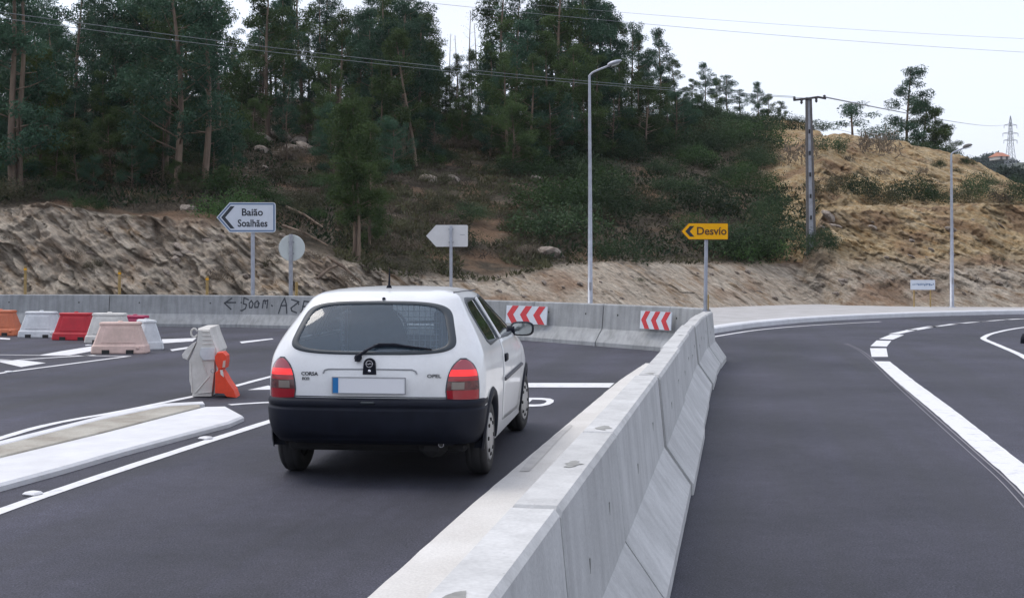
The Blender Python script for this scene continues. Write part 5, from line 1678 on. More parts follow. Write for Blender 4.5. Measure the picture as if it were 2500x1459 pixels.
# stakes behind the far barrier row
for (px, top, lab) in ((61, 650, 'yellowish wooden stake behind the barrier at far left'), (291, 660, 'wooden stake behind the barrier above the pink plastic barrier'), (505, 674, 'wooden stake left of the white arrow sign post'), (723, 688, 'thin wooden stake right of the round sign post')):
    D = 33.6; k = D / FOC
    o = empty('wooden_stake', ((px - 1250) * k, D, -0.1), 0, lab, 'stake', 'wooden stakes behind the far row')
    hgt = EYE + (HZ - top) * k + .1
    MB().tube([(0, 0, 0), (0.01, 0, hgt)], 0.04, 8).build('shaft', M['wood'], o)
    MB().tube([(0.01, 0, hgt - .10), (0.01, 0, hgt - .06)], 0.044, 8).build('band', M['sign_yellow'] if px < 600 else M['wood'], o)

# far trees on the ridge
rng = random.Random(21)
def far_tree(px, row, D, h, label, group):
    k = D / FOC
    me = BUSH_FAR[rng.randrange(3)]
    z = EYE + (HZ - row) * k
    o = empty('far_tree', ((px - 1250) * k, D, z - h), rng.random() * 6, label, 'tree', group)
    o.scale = (h, h, h)
    link_mesh('crown', me[0], o); link_mesh('trunk', me[1], o)
BUSH_FAR = []
for s in range(3):
    r2 = random.Random(90 + s); parts = []
    cents = [((r2.uniform(-.3, .3), r2.uniform(-.3, .3), r2.uniform(.25, .95)), r2.uniform(.12, .26)) for _ in range(18)]
    leaf_cloud(r2, cents, 2600, 0.10, 0.2, parts, aspect=.6)
    t = MB().tube([(0, 0, -.3), (0, 0, .7)], 0.02, 5)
    tm = bpy.data.meshes.new('trunk'); tm.from_pydata(t.v, [], t.f); tm.materials.append(M['bark'])
    BUSH_FAR.append((cloud_mesh('crown', parts, M['leaf_far']), tm))
for i in range(90):
    px = rng.uniform(2320, 2640); D = rng.uniform(340, 545)
    base = np.interp(px, [2320, 2360, 2400, 2450, 2480, 2520, 2640], [412, 398, 374, 376, 396, 388, 384])
    t = (D - 340) / 205
    row = base + (1 - t) * 70 + rng.uniform(-4, 10)
    far_tree(px, row, D, rng.uniform(5, 9), 'bluish tree on the far hill at right', 'trees on the far hill')
for i in range(14):
    px = rng.uniform(2440, 2680); D = rng.uniform(150, 200)
    far_tree(px, rng.uniform(405, 450) - (px - 2440) * .05, D, rng.uniform(5, 7), 'darker tree behind the right shoulder of the mound', 'trees behind the right shoulder of the mound')

# ------------------------------------------------------------------ the white hatchback
M['car_white'] = mat('car_white_paint', (0.74, 0.75, 0.76), 0.28, coat=0.5, var=0.0, col2=(0.62, 0.62, 0.62), scale=2.2, lo=0.2, hi=0.5, fine=0.02, fscale=60)
M['car_black'] = mat('bumper_black_plastic', (0.011, 0.013, 0.021), 0.55, spec=0.12, var=0.2, scale=6)
M['rubber'] = mat('tyre_rubber', (0.018, 0.018, 0.02), 0.75, var=0.2, scale=9)
M['hubcap'] = mat('hubcap_silver', (0.33, 0.33, 0.335), 0.4, metal=0.3, var=0.15, scale=8)
M['car_inner'] = mat('cabin_trim', (0.10, 0.11, 0.125), 0.8, var=0.15, scale=5)
M['car_lining'] = mat('cabin_lining', (0.26, 0.27, 0.29), 0.85)
M['seat_cloth'] = mat('seat_cloth', (0.06, 0.07, 0.085), 0.9, var=0.2, scale=9)
M['under'] = mat('underbody', (0.012, 0.012, 0.014), 0.9)
M['seam'] = mat('panel_gap', (0.10, 0.10, 0.11), 0.8)
M['seal'] = mat('window_seal', (0.035, 0.045, 0.055), 0.5)
M['plate_white'] = mat('plate_white', (0.74, 0.75, 0.78), 0.35)
M['plate_blue'] = mat('plate_blue', (0.01, 0.16, 0.42), 0.4)
M['chrome'] = mat('bright_metal', (0.8, 0.8, 0.82), 0.2, metal=1.0)
M['mirror'] = mat('mirror_glass', (0.34, 0.36, 0.36), 0.08, metal=1.0)
M['wire_grid'] = mat('cargo_grid_wire', (0.50, 0.52, 0.54), 0.5)
M['lens_dark'] = mat('lens_deep_red', (0.30, 0.006, 0.014), 0.12, coat=0.8)
M['lens_top'] = mat('lens_faded_red', (0.34, 0.045, 0.065), 0.14, coat=0.8)
M['lens_smoke'] = mat('lens_smoked', (0.13, 0.035, 0.035), 0.15, coat=0.8, col2=(0.06, 0.015, 0.018), scale=30)
M['lens_clear'] = mat('lens_grey', (0.20, 0.17, 0.15), 0.15, coat=0.6)
M['lens_lit'] = mat('lens_lit_brake', (0.62, 0.01, 0.012), 0.15, coat=0.6, emit=(1.0, 0.012, 0.012), estr=0.5)

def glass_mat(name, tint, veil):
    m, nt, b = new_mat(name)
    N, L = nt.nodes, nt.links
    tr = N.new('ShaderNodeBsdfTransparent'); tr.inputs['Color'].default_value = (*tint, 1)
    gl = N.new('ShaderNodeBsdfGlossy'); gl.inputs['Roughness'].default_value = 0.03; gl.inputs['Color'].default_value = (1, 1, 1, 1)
    df = N.new('ShaderNodeBsdfDiffuse'); df.inputs['Color'].default_value = (0.18, 0.30, 0.42, 1)     # dust veil, coloured blue to paint in the reflected sky
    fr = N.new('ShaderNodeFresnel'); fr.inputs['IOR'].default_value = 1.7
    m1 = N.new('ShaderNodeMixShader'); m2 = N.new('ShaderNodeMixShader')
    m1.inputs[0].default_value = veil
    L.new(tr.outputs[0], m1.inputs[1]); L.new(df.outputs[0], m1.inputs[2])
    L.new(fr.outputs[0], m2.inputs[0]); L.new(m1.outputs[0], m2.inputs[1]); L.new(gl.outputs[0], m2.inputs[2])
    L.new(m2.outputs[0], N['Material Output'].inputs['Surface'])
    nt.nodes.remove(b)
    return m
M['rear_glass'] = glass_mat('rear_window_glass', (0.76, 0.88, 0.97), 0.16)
M['side_glass'] = glass_mat('side_window_glass', (0.62, 0.70, 0.76), 0.07)
M['front_glass'] = glass_mat('windscreen_glass', (0.85, 0.90, 0.92), 0.04)

def pchip(xs, ys):
    xs = np.array(xs, float); ys = np.array(ys, float)
    h = np.diff(xs); dlt = np.diff(ys) / h
    m = np.zeros(len(xs))
    for i in range(1, len(xs) - 1):
        if dlt[i - 1] * dlt[i] > 0:
            w1 = 2 * h[i] + h[i - 1]; w2 = h[i] + 2 * h[i - 1]
            m[i] = (w1 + w2) / (w1 / dlt[i - 1] + w2 / dlt[i])
    m[0] = dlt[0]; m[-1] = dlt[-1]
    def f(x):
        x = min(max(x, xs[0]), xs[-1])
        i = int(min(len(xs) - 2, max(0, np.searchsorted(xs, x) - 1)))
        t = (x - xs[i]) / h[i]
        return float((2 * t ** 3 - 3 * t * t + 1) * ys[i] + (t ** 3 - 2 * t * t + t) * h[i] * m[i] + (-2 * t ** 3 + 3 * t * t) * ys[i + 1] + (t ** 3 - t * t) * h[i] * m[i + 1])
    return f
ZL = [.20, .30, .45, .58, .66, .78, .88, .94, 1.00, 1.10, 1.19, 1.262, 1.306, 1.334, 1.354, 1.367, 1.376]
fW = pchip(ZL, [.75, .765, .778, .786, .788, .785, .774, .755, .728, .672, .618, .576, .545, .505, .44, .34, .18])
fYR = pchip(ZL, [.16, .10, .07, .06, .06, .065, .085, .11, .145, .215, .290, .355, .41, .50, .66, .86, 1.15])
fYF = pchip(ZL, [3.58, 3.64, 3.68, 3.66, 3.58, 3.42, 3.12, 2.86, 2.70, 2.50, 2.32, 2.17, 2.06, 1.96, 1.84, 1.70, 1.50])
fRR = pchip(ZL, [.17, .19, .20, .21, .21, .21, .21, .21, .20, .19, .18, .17, .17, .16, .15, .12, .06])
def body_pt(x, z, off=0.0):
    """point of the tail at half-width position x (signed), height z"""
    w, r = fW(z), fRR(z)
    a = abs(x)
    y = fYR(z) + 0.055 * (a / w) ** 2
    if a > w - r:
        s = min(1.0, (a - (w - r)) / r)
        y += r * (1 - math.sqrt(max(0, 1 - s * s)))
    return Vector((x, y, z))
def tail_s(s, z, off=0.0):
    """point by arc length s across the tail and round the corner (signed), pushed out by off"""
    w, r = fW(z), fRR(z)
    sg = 1 if s >= 0 else -1
    a = abs(s)
    flat = w - r
    if a <= flat:
        p = Vector((a, fYR(z) + 0.055 * (a / w) ** 2)); nrm = Vector((0.06, -1))
    else:
        th = min((a - flat) / r, PI / 2)
        p = Vector((flat + r * math.sin(th), fYR(z) + 0.055 * ((flat + r * math.sin(th)) / w) ** 2 + r * (1 - math.cos(th))))
        nrm = Vector((math.sin(th), -math.cos(th)))
        if (a - flat) / r > PI / 2:
            p.y += (a - flat) - r * PI / 2
    p += nrm.normalized() * off
    return Vector((sg * p.x, p.y, z))
def side_pt(y, z, sg, off=0.0):
    w = fW(z)
    yl = fYF(z)
    t = max(0.0, (y - (yl - 0.75)) / 0.75)
    x = w - 0.10 * t * t if y < yl else w - .1
    tr = max(0.0, 1 - (y - fYR(z)) / 0.6)
    return Vector((sg * (x + off), y, z))
def front_pt(x, z, off=0.0):
    w = fW(z) - 0.10
    return Vector((x, fYF(z) - 0.16 * (abs(x) / max(w, .05)) ** 2 + off, z))
def outline_ring(z, inset=0.0):
    """half outline from tail centre to nose centre, with region tags"""
    w, r, yr, yf = fW(z) - inset, fRR(z), fYR(z) + inset, fYF(z) - inset
    pts = []
    for i in range(26):
        x = (w - r) * i / 26
        pts.append((x, yr + 0.055 * (x / w) ** 2, 'r'))
    for i in range(12):
        th = PI / 2 * i / 12
        x = w - r + r * math.sin(th)
        pts.append((x, yr + 0.055 * (x / w) ** 2 + r * (1 - math.cos(th)), 'r'))
    y0 = yr + 0.055 + r
    y1 = yf - 0.26
    for i in range(100):
        y = y0 + (y1 - y0) * i / 100
        t = max(0.0, (y - (fYF(z) - 0.75)) / 0.75)
        pts.append((w - 0.10 * t * t, y, 's'))
    wc = w - 0.10 * max(0.0, (y1 - (fYF(z) - 0.75)) / 0.75) ** 2
    for i in range(7):
        th = PI / 2 * i / 7
        pts.append((wc - 0.1 * (1 - math.cos(th)), y1 + 0.10 * math.sin(th), 'c'))
    w2 = wc - 0.1
    for i in range(15):
        x = w2 * (1 - i / 14)
        pts.append((x, yf - 0.16 * (x / max(w2, .05)) ** 2, 'f'))
    return pts
AX_R, AX_F, AZ = 0.66, 3.08, 0.275
ARCH = 0.318
RW = dict(z0=0.93, z1=1.258, wb=0.600, wt=0.502, n=5.5)
def rear_win_xz(a, k=1.0, dz=0.0):
    """boundary of the rear window at angle a, scaled by k"""
    c, s = math.cos(a), math.sin(a)
    e = 2 / RW['n']
    u = math.copysign(abs(c) ** e, c); v = math.copysign(abs(s) ** e, s)
    zc, hz = (RW['z0'] + RW['z1']) / 2, (RW['z1'] - RW['z0']) / 2
    z = zc + hz * v * k
    t = (z - RW['z0']) / (RW['z1'] - RW['z0'])
    w = RW['wb'] + (RW['wt'] - RW['wb']) * t
    # the sill dips a little to the middle
    z += -0.012 * (1 - u * u) * max(0, -v) + 0.014 * (1 - u * u) * max(0, v)
    return w * u * (1 + (k - 1) * 0.6), z
def in_rear_win(x, z):
    t = (z - RW['z0']) / (RW['z1'] - RW['z0'])
    w = RW['wb'] + (RW['wt'] - RW['wb']) * t
    zc, hz = (RW['z0'] + RW['z1']) / 2, (RW['z1'] - RW['z0']) / 2
    return abs(x / w) ** RW['n'] + abs((z - zc) / hz) ** RW['n'] < 1.0
Q_WIN = [(0.70, 0.985), (0.66, 1.06), (0.66, 1.19), (0.70, 1.25), (0.78, 1.275), (1.20, 1.28), (1.30, 0.962), (0.80, 0.958)]
D_WIN = [(1.37, 0.962), (1.275, 1.28), (1.80, 1.293), (1.93, 1.27), (2.50, 0.975), (2.46, 0.962)]
def in_poly(p, poly):
    x, y = p; c = False
    for i in range(len(poly)):
        x1, y1 = poly[i]; x2, y2 = poly[i - 1]
        if (y1 > y) != (y2 > y) and x < (x2 - x1) * (y - y1) / (y2 - y1) + x1: c = not c
    return c

def build_shell(name, m, parent, inset=0.0, zmin=0.20, arches=True):
    zs = list(np.linspace(zmin, 1.275, 74)) + list(np.linspace(1.284, 1.364, 14)) + [1.369, 1.373, 1.376]
    rings = [outline_ring(z, inset) for z in zs]
    nh = len(rings[0])
    vs = []
    def full(r):
        h = rings[r]
        return [(x, y) for (x, y, t) in h] + [(-x, y) for (x, y, t) in h[-2:0:-1]]
    nf = 2 * nh - 2
    for r in range(len(zs)):
        for (x, y) in full(r):
            vs.append((x, y, zs[r]))
    fs = []
    tags = [t for (_, _, t) in rings[0]]
    tg = tags + tags[-2:0:-1]
    for r in range(len(zs) - 1):
        for i in range(nf):
            j = (i + 1) % nf
            q = (r * nf + i, r * nf + j, (r + 1) * nf + j, (r + 1) * nf + i)
            cx = sum(vs[k][0] for k in q) / 4; cy = sum(vs[k][1] for k in q) / 4; cz = sum(vs[k][2] for k in q) / 4
            t = tg[i]
            if t == 'r' and cy < 1.0 and in_rear_win(cx, cz): continue
            if cy < 0.40 and cz < 0.52: continue
            if t in ('s', 'c') and (in_poly((cy, cz), Q_WIN) or in_poly((cy, cz), D_WIN)): continue
            if t == 'f' and 0.985 < cz < 1.296 and abs(cx) < fW(cz) - 0.19: continue
            if t in 's' and arches and (math.hypot(cy - AX_R, cz - AZ) < ARCH or math.hypot(cy - AX_F, cz - AZ) < ARCH): continue
            fs.append(q)
    top = (len(zs) - 1) * nf
    fs.append(tuple(range(top, top + nf)))
    b = MB().add(vs, fs, 0, True)
    return b.build(name, m, parent)

CAR_TH = R(6.6)
car_x, car_y = (947 - 1250) / FOC * 9.18, 9.18
cx0 = car_x - 0.66 * math.sin(CAR_TH); cy0 = car_y - 0.66 * math.cos(CAR_TH)
car = empty('hatchback_car', (cx0, cy0, 0), -CAR_TH, 'white three door hatchback seen from behind with brake lights lit', 'car')
shell = build_shell('body', M['car_white'], car)
build_shell('cabin_lining', M['car_lining'], car, inset=0.03, zmin=0.66, arches=False)

# rear window: pane and black rim
def pane_polar(fn, n=48, rings_=7, off=0.0):
    vs = [fn(0, 0.0)]; fs = []
    for k in range(1, rings_ + 1):
        for i in range(n):
            vs.append(fn(2 * PI * i / n, k / rings_))
    for i in range(n):
        fs.append((0, 1 + i, 1 + (i + 1) % n))
    for k in range(rings_ - 1):
        for i in range(n):
            fs.append((1 + k * n + i, 1 + (k + 1) * n + i, 1 + (k + 1) * n + (i + 1) % n, 1 + k * n + (i + 1) % n))
    return vs, fs
def rw_fn(a, k):
    x, z = rear_win_xz(a)
    zc = (RW['z0'] + RW['z1']) / 2
    X, Z = x * k, zc + (z - zc) * k
    p = body_pt(X, Z); p.y -= 0.004
    return p
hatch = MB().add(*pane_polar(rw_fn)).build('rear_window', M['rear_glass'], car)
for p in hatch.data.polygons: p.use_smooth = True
n = 96
vs = []; fs = []
for (k, o) in ((1.035, 0.001), (1.015, 0.011), (0.955, 0.011), (0.94, 0.004)):
    for i in range(n):
        x, z = rear_win_xz(2 * PI * i / n)
        zc = (RW['z0'] + RW['z1']) / 2
        kz = 1 + (k - 1) * 1.5
        p = body_pt(x * k, zc + (z - zc) * kz); p.y -= o
        vs.append(p)
for s in range(3):
    for i in range(n):
        fs.append((s * n + i, s * n + (i + 1) % n, (s + 1) * n + (i + 1) % n, (s + 1) * n + i))
MB().add(vs, fs, 0, True).build('window_seal', M['seal'], hatch)

# side windows
def dense_poly(poly, m=6):
    out = []
    for i in range(len(poly)):
        a, b = poly[i], poly[(i + 1) % len(poly)]
        for k in range(m): out.append((a[0] + (b[0] - a[0]) * k / m, a[1] + (b[1] - a[1]) * k / m))
    return out
def side_window(poly, sg, parent, name):
    P = dense_poly(poly)
    cy = sum(p[0] for p in P) / len(P); cz = sum(p[1] for p in P) / len(P)
    vs = [side_pt(cy, cz, sg, -0.004)]; fs = []; n = len(P)
    for k in (0.25, 0.5, 0.75, 1.0):
        vs += [side_pt(cy + (y - cy) * k, cz + (z - cz) * k, sg, -0.004) for y, z in P]
    for i in range(n): fs.append((0, 1 + i, 1 + (i + 1) % n))
    for k in range(3):
        for i in range(n): fs.append((1 + k * n + i, 1 + (k + 1) * n + i, 1 + (k + 1) * n + (i + 1) % n, 1 + k * n + (i + 1) % n))
    w = MB().add(vs, fs, 0, True).build(name, M['side_glass'], parent)
    rim = []
    fs = []
    for (d, o) in ((0.020, 0.0005), (0.014, 0.006), (-0.012, 0.006), (-0.018, -0.004)):
        for (y, z) in P:
            dy, dz = y - cy, z - cz; l = math.hypot(dy, dz)
            rim.append(side_pt(y + dy / l * d, z + dz / l * d, sg, o))
    for s in range(3):
        for i in range(n): fs.append((s * n + i, s * n + (i + 1) % n, (s + 1) * n + (i + 1) % n, (s + 1) * n + i))
    MB().add(rim, fs, 0, True).build('window_seal', M['seal'], w)
    return w
DOOR = [(1.34, 0.955), (1.34, 0.50), (1.40, 0.31), (2.50, 0.28), (2.62, 0.45), (2.66, 0.80), (2.58, 0.955)]
for sg in (1, -1):
    side_window(Q_WIN, sg, car, 'quarter_window')
    # door skin, set 3 mm proud with a dark gap round it
    P = dense_poly(DOOR, 8); n = len(P)
    cy, cz = 1.98, 0.64
    vs = []; fs = []
    for k in (0.0001, 0.3, 0.6, 0.9, 1.0):
        vs += [side_pt(cy + (y - cy) * k, cz + (z - cz) * k, sg, 0.004) for y, z in P]
    vs += [side_pt(y, z, sg, -0.004) for y, z in P]
    for k in range(5):
        for i in range(n): fs.append((k * n + i, (k + 1) * n + i, (k + 1) * n + (i + 1) % n, k * n + (i + 1) % n))
    door = MB().add(vs, fs, 0, True).build('door', M['car_white'], car)
    g = MB(); gv = []; gf = []
    for (d, o) in ((0.002, 0.0018), (0.010, 0.0018)):
        for (y, z) in P:
            dy, dz = y - cy, z - cz; l = math.hypot(dy, dz)
            gv.append(side_pt(y + dy / l * d, z + dz / l * d, sg, o))
    for i in range(n): gf.append((i, (i + 1) % n, n + (i + 1) % n, n + i))
    MB().add(gv, gf).build('shut_line', M['seam'], door)
    side_window(D_WIN, sg, door, 'window')
    # bright frame bar between the two windows
    q = [side_pt(1.365, 0.965, sg, 0.008), side_pt(1.27, 1.282, sg, 0.008)]
    MB().tube([q[0], q[1]], 0.014, 6).build('window_frame', M['car_white'], door)
    # handle with its dark recess
    h = side_pt(1.47, 0.80, sg, 0.01)
    MB().box((h.x, h.y, h.z), (0.022, 0.15, 0.06), bev=0.008).build('handle', M['car_black'], door)
    a, b2 = side_pt(1.37, 0.635, sg, 0.009), side_pt(2.58, 0.66, sg, 0.009)
    md = MB().tube([a, a.lerp(b2, .5) + Vector((sg * .001, 0, 0)), b2], 0.016, 8).build('side_moulding', M['seam'], door)
    # mirror
    mr = side_pt(2.34, 1.0, sg, 0)
    MBm = MB()
    vs = []; fs = []
    prof = [(0.0, 0.5, 0.5), (0.012, 0.85, 0.85), (0.03, 1.0, 1.0), (0.08, 0.9, 0.9), (0.13, 0.5, 0.5), (0.145, 0.05, 0.05)]
    mc = Vector((mr.x + sg * 0.125, mr.y - 0.01, 0.985))
    n = 20
    for (dy, kx, kz) in prof[1:]:
        for i in range(n):
            a_ = 2 * PI * i / n
            u = math.copysign(abs(math.cos(a_)) ** .65, math.cos(a_)); v = math.copysign(abs(math.sin(a_)) ** .65, math.sin(a_))
            vs.append((mc.x + 0.105 * kx * u, mc.y + dy, mc.z + 0.064 * kz * v))
    for s in range(len(prof) - 2):
        for i in range(n): fs.append((s * n + i, s * n + (i + 1) % n, (s + 1) * n + (i + 1) % n, (s + 1) * n + i))
    fs.append(tuple(range(n)))
    mirror = MB().add(vs, fs, 0, True).build('wing_mirror', M['car_black'], car)
    MB().tube([(mr.x - sg * .03, mr.y + 0.03, 0.965), (mc.x - sg * .06, mc.y + 0.03, 0.975)], 0.042, 8).build('mirror_arm', M['car_black'], mirror)
    gv = [(mc.x + 0.088 * math.copysign(abs(math.cos(2 * PI * i / n)) ** .65, math.cos(2 * PI * i / n)), mc.y + 0.007, mc.z + 0.05 * math.copysign(abs(math.sin(2 * PI * i / n)) ** .65, math.sin(2 * PI * i / n))) for i in range(n)]
    MB().add(gv, [tuple(range(n))[::-1]]).build('mirror_glass', M['mirror'], mirror)

# windscreen
vs = []; fs = []
nx, nz = 16, 10
for j in range(nz + 1):
    z = 0.975 + (1.305 - 0.975) * j / nz
    for i in range(nx + 1):
        x = (fW(z) - 0.17) * (2 * i / nx - 1)
        vs.append(front_pt(x, z, -0.003))
for j in range(nz):
    for i in range(nx):
        a = j * (nx + 1) + i
        fs.append((a, a + nx + 1, a + nx + 2, a + 1))
MB().add(vs, fs, 0, True).build('windscreen', M['front_glass'], car)

# rear bumper
bw = pchip([.285, .335, .43, .53, .545, .56, .58, .602, .61], [.74, .765, .784, .79, .783, .788, .79, .782, .755])
by_ = pchip([.285, .335, .43, .53, .545, .56, .58, .602, .61], [.10, .05, .005, -.005, .012, .002, .002, .018, .055])
def bumper_pt(s, z, r=0.24):
    w = bw(z); yr = by_(z); flat = w - r
    a = abs(s); sg = 1 if s >= 0 else -1
    if a <= flat:
        return Vector((s, yr + 0.05 * (a / w) ** 2, z))
    th = min((a - flat) / r, PI / 2)
    ex = max(0.0, (a - flat) - r * PI / 2)
    return Vector((sg * (flat + r * math.sin(th)), yr + 0.05 * min(1, ((flat + r * math.sin(th)) / w)) ** 2 + r * (1 - math.cos(th)) + ex, z))
zs = [.285, .295, .31, .335, .38, .43, .49, .525, .53, .538, .545, .552, .56, .57, .58, .592, .602, .607, .61]
smax = 0.82 - 0.24 + 0.24 * PI / 2 + 0.085
ns = 60
vs = []; fs = []
for z in zs:
    for i in range(ns + 1):
        s = smax * (2 * i / ns - 1)
        vs.append(bumper_pt(s, z))
for r in range(len(zs) - 1):
    for i in range(ns):
        a = r * (ns + 1) + i
        fs.append((a, a + 1, a + ns + 2, a + ns + 1))
top0 = len(vs)
for i in range(ns + 1):
    s = smax * (2 * i / ns - 1)
    p = bumper_pt(s, .61); q = p.copy(); q.y += 0.04; q.x *= 0.95
    vs.append(q)
for i in range(ns):
    a = (len(zs) - 1) * (ns + 1) + i
    fs.append((a, a + 1, top0 + i + 1, top0 + i))
bump = MB().add(vs, fs, 0, True).build('rear_bumper', M['car_black'], car)
bp_ = bumper_pt(0.0, 0.582)
MB().box((0.0, bp_.y - 0.004, 0.585), (0.10, 0.02, 0.022), bev=0.008).build('towing_cover', M['seal'], bump)
# lower skirt of the bumper and the exhaust tip
vs = []
for (z, dy) in ((.335, -0.002), (.32, -.006), (.295, -0.004), (.287, 0.02)):
    for i in range(31):
        s = 0.66 * (2 * i / 30 - 1)
        p = bumper_pt(s, max(z, .285)); vs.append((p.x, p.y - 0.012 + dy, z))
MB().add(vs, [(r * 31 + i, r * 31 + i + 1, (r + 1) * 31 + i + 1, (r + 1) * 31 + i) for r in range(3) for i in range(30)], 0, True).build('lower_lip', M['car_black'], bump)
ex = bumper_pt(0.50, 0.30)
MB().tube([(0.50, 0.35, 0.288), (0.50, ex.y - 0.004, 0.288)], [0.018, 0.02], 16).build('exhaust_pipe', M['chrome'], car)
MB().lathe([(0, -0.001), (0.016, -0.001)], axis='y', n=14, origin=(0.50, ex.y - 0.005, 0.288)).build('exhaust_mouth', M['dark_hole'], car)

# arch lips
for (ya, a0, a1, wd) in ((AX_R, -8, 188, 0.05), (AX_F, -8, 188, 0.045)):
    for sg in (1, -1):
        vs = []; fs = []
        st = 28
        for i in range(st + 1):
            a = R(a0 + (a1 - a0) * i / st)
            for (rr_, o) in ((ARCH - 0.012, -0.06), (ARCH - 0.012, 0.016), (ARCH + wd * .6, 0.018), (ARCH + wd, 0.002)):
                y, z = ya + rr_ * math.cos(a), AZ + rr_ * math.sin(a)
                zz = max(z, 0.2)
                vs.append((sg * (fW(zz) + o - (0.10 * max(0.0, (y - (fYF(zz) - .75)) / .75) ** 2)), y, z))
        for i in range(st):
            for k in range(3):
                q = (i * 4 + k, i * 4 + k + 1, (i + 1) * 4 + k + 1, (i + 1) * 4 + k)
                fs.append(q)
        MB().add(vs, fs, 0, True).build('arch_lip', M['car_black'], car)
# underbody and wheel wells
ub = MB()
ub.box((0, 1.87, 0.245), (1.30, 3.2, 0.07), bev=0.02)
ub.box((0, 1.87, 0.45), (1.02, 3.1, 0.36), bev=0.03)
ub.box((0, 0.30, 0.38), (1.2, 0.35, 0.22), bev=0.03)
ub.tube([(-0.66, AX_R, 0.26), (0.66, AX_R, 0.26)], 0.035, 8)
ub.tube([(0.5, 0.35, 0.26), (0.48, 0.9, 0.24), (0.2, 2.5, 0.22)], 0.03, 8)
ub.box((0.42, 0.42, 0.25), (0.2, 0.5, 0.14), bev=0.05)
ub.build('underbody', M['under'], car)
for sg in (1, -1):
    MB().box((sg * 0.70, 1.87, 0.235), (0.10, 1.75, 0.09), bev=0.02).build('sill', M['car_black'], car)

# wheels
def wheel(y, sg, steer=0.0):
    w = empty('wheel', (sg * 0.695, y, AZ)); w.parent = car
    w.rotation_euler = (0, 0, steer)
    h = 0.0775
    prof = [(0.165, -h * .8), (0.20, -h), (0.245, -h), (0.268, -h * .78), (0.275, -h * .5), (0.272, -h * .46), (0.272, -h * .4), (0.275, -h * .36), (0.276, 0), (0.275, h * .36), (0.272, h * .4), (0.272, h * .46), (0.275, h * .5), (0.268, h * .78), (0.245, h), (0.20, h), (0.165, h * .8)]
    MB().lathe(prof, axis='x', n=48).build('tyre', M['rubber'], w)
    o = sg
    rp = [(0.172, o * h * .72), (0.176, o * h * .98), (0.166, o * h * 1.04), (0.150, o * h * .95), (0.10, o * h * 1.08), (0.045, o * h * 1.12), (0.0, o * h * 1.14)]
    rim = MB().lathe(rp, axis='x', n=40).build('hubcap', M['hubcap'], w)
    for k in range(8):
        a = 2 * PI * k / 8
        MB().box((o * h * 1.04, 0.126 * math.cos(a), 0.126 * math.sin(a)), (0.014, 0.028, 0.028), bev=0.004).build('vent', M['dark_hole'], w)
    MB().lathe([(0.0, -o * h * .6), (0.168, -o * h * .6), (0.168, -o * h * .5)], axis='x', n=24).build('brake_drum', M['under'], w)
for sg in (1, -1):
    wheel(AX_R, sg); wheel(AX_F, sg, R(-4))

# tail lamps
def lamp_edge(z, inner):
    t = (z - 0.588) / (0.882 - 0.588)
    t = min(max(t, 0), 1)
    c = 0.650
    k = math.sqrt(max(0.0, 1 - max(0.0, (t - 0.25) / 0.75) ** 2.3))
    hi = 0.092 * (0.84 + 0.16 * min(1, t * 4)) * k + (0.022 * (1 - t))
    ho = 0.128 * k
    return c - hi if inner else c + ho
def lens(sg, z0, z1, m, name, parent, off=0.012, s0=0.0, s1=1.0):
    nz_, ns_ = 12, 14
    vs = []; fs = []
    for j in range(nz_ + 1):
        z = z0 + (z1 - z0) * j / nz_
        a, b2 = lamp_edge(z, True), lamp_edge(z, False)
        for i in range(ns_ + 1):
            u = i / ns_
            u2 = s0 + (s1 - s0) * u
            s = a + (b2 - a) * u2
            e = 4 * u2 * (1 - u2)
            vs.append(tail_s(sg * s, z, off * (0.35 + 0.65 * min(1, e * 1.8)) * (1.0 if name != 'lamp_housing' else 0.45)))
    for j in range(nz_):
        for i in range(ns_):
            a = j * (ns_ + 1) + i
            f = (a, a + 1, a + ns_ + 2, a + ns_ + 1)
            fs.append(f if sg > 0 else f[::-1])
    return MB().add(vs, fs, 0, True).build(name, m, parent)
for sg in (1, -1):
    # dark housing slightly larger than the lenses
    hs = []; fs = []
    nz_, ns_ = 16, 16
    for j in range(nz_ + 1):
        z = 0.581 + (0.890 - 0.581) * j / nz_
        a, b2 = lamp_edge(min(z, .881), True) - .009, lamp_edge(min(z, .881), False) + .009
        for i in range(ns_ + 1):
            u = i / ns_; e = 4 * u * (1 - u)
            hs.append(tail_s(sg * (a + (b2 - a) * u), z, 0.003 + 0.004 * min(1, e * 2)))
    for j in range(nz_):
        for i in range(ns_):
            a = j * (ns_ + 1) + i
            f = (a, a + 1, a + ns_ + 2, a + ns_ + 1); fs.append(f if sg > 0 else f[::-1])
    tl = MB().add(hs, fs, 0, True).build('tail_light', M['seal'], car)
    tl['label'] = 'tail light with its brake band glowing red'
    lens(sg, 0.589, 0.668, M['lens_dark'], 'lower_lens', tl)
    lens(sg, 0.6685, 0.732, M['lens_smoke'], 'smoked_lens', tl, off=0.013)
    lens(sg, 0.676, 0.725, M['lens_clear'], 'reversing_lens', tl, off=0.0165, s0=0.14, s1=0.5)
    lens(sg, 0.7325, 0.766, M['lens_dark'], 'brake_lens_edge', tl, off=0.0135)
    lens(sg, 0.766, 0.810, M['lens_lit'], 'brake_lens', tl, off=0.014)
    lens(sg, 0.8105, 0.881, M['lens_top'], 'upper_lens', tl)

# hatch details
def tp(x, z, off=0.0):
    p = body_pt(x, z); p.y -= off
    return p
MB().tube([tp(x, 0.618, 0.001) for x in np.linspace(-0.54, 0.54, 13)], 0.004, 5).build('shut_line', M['seal'], car)
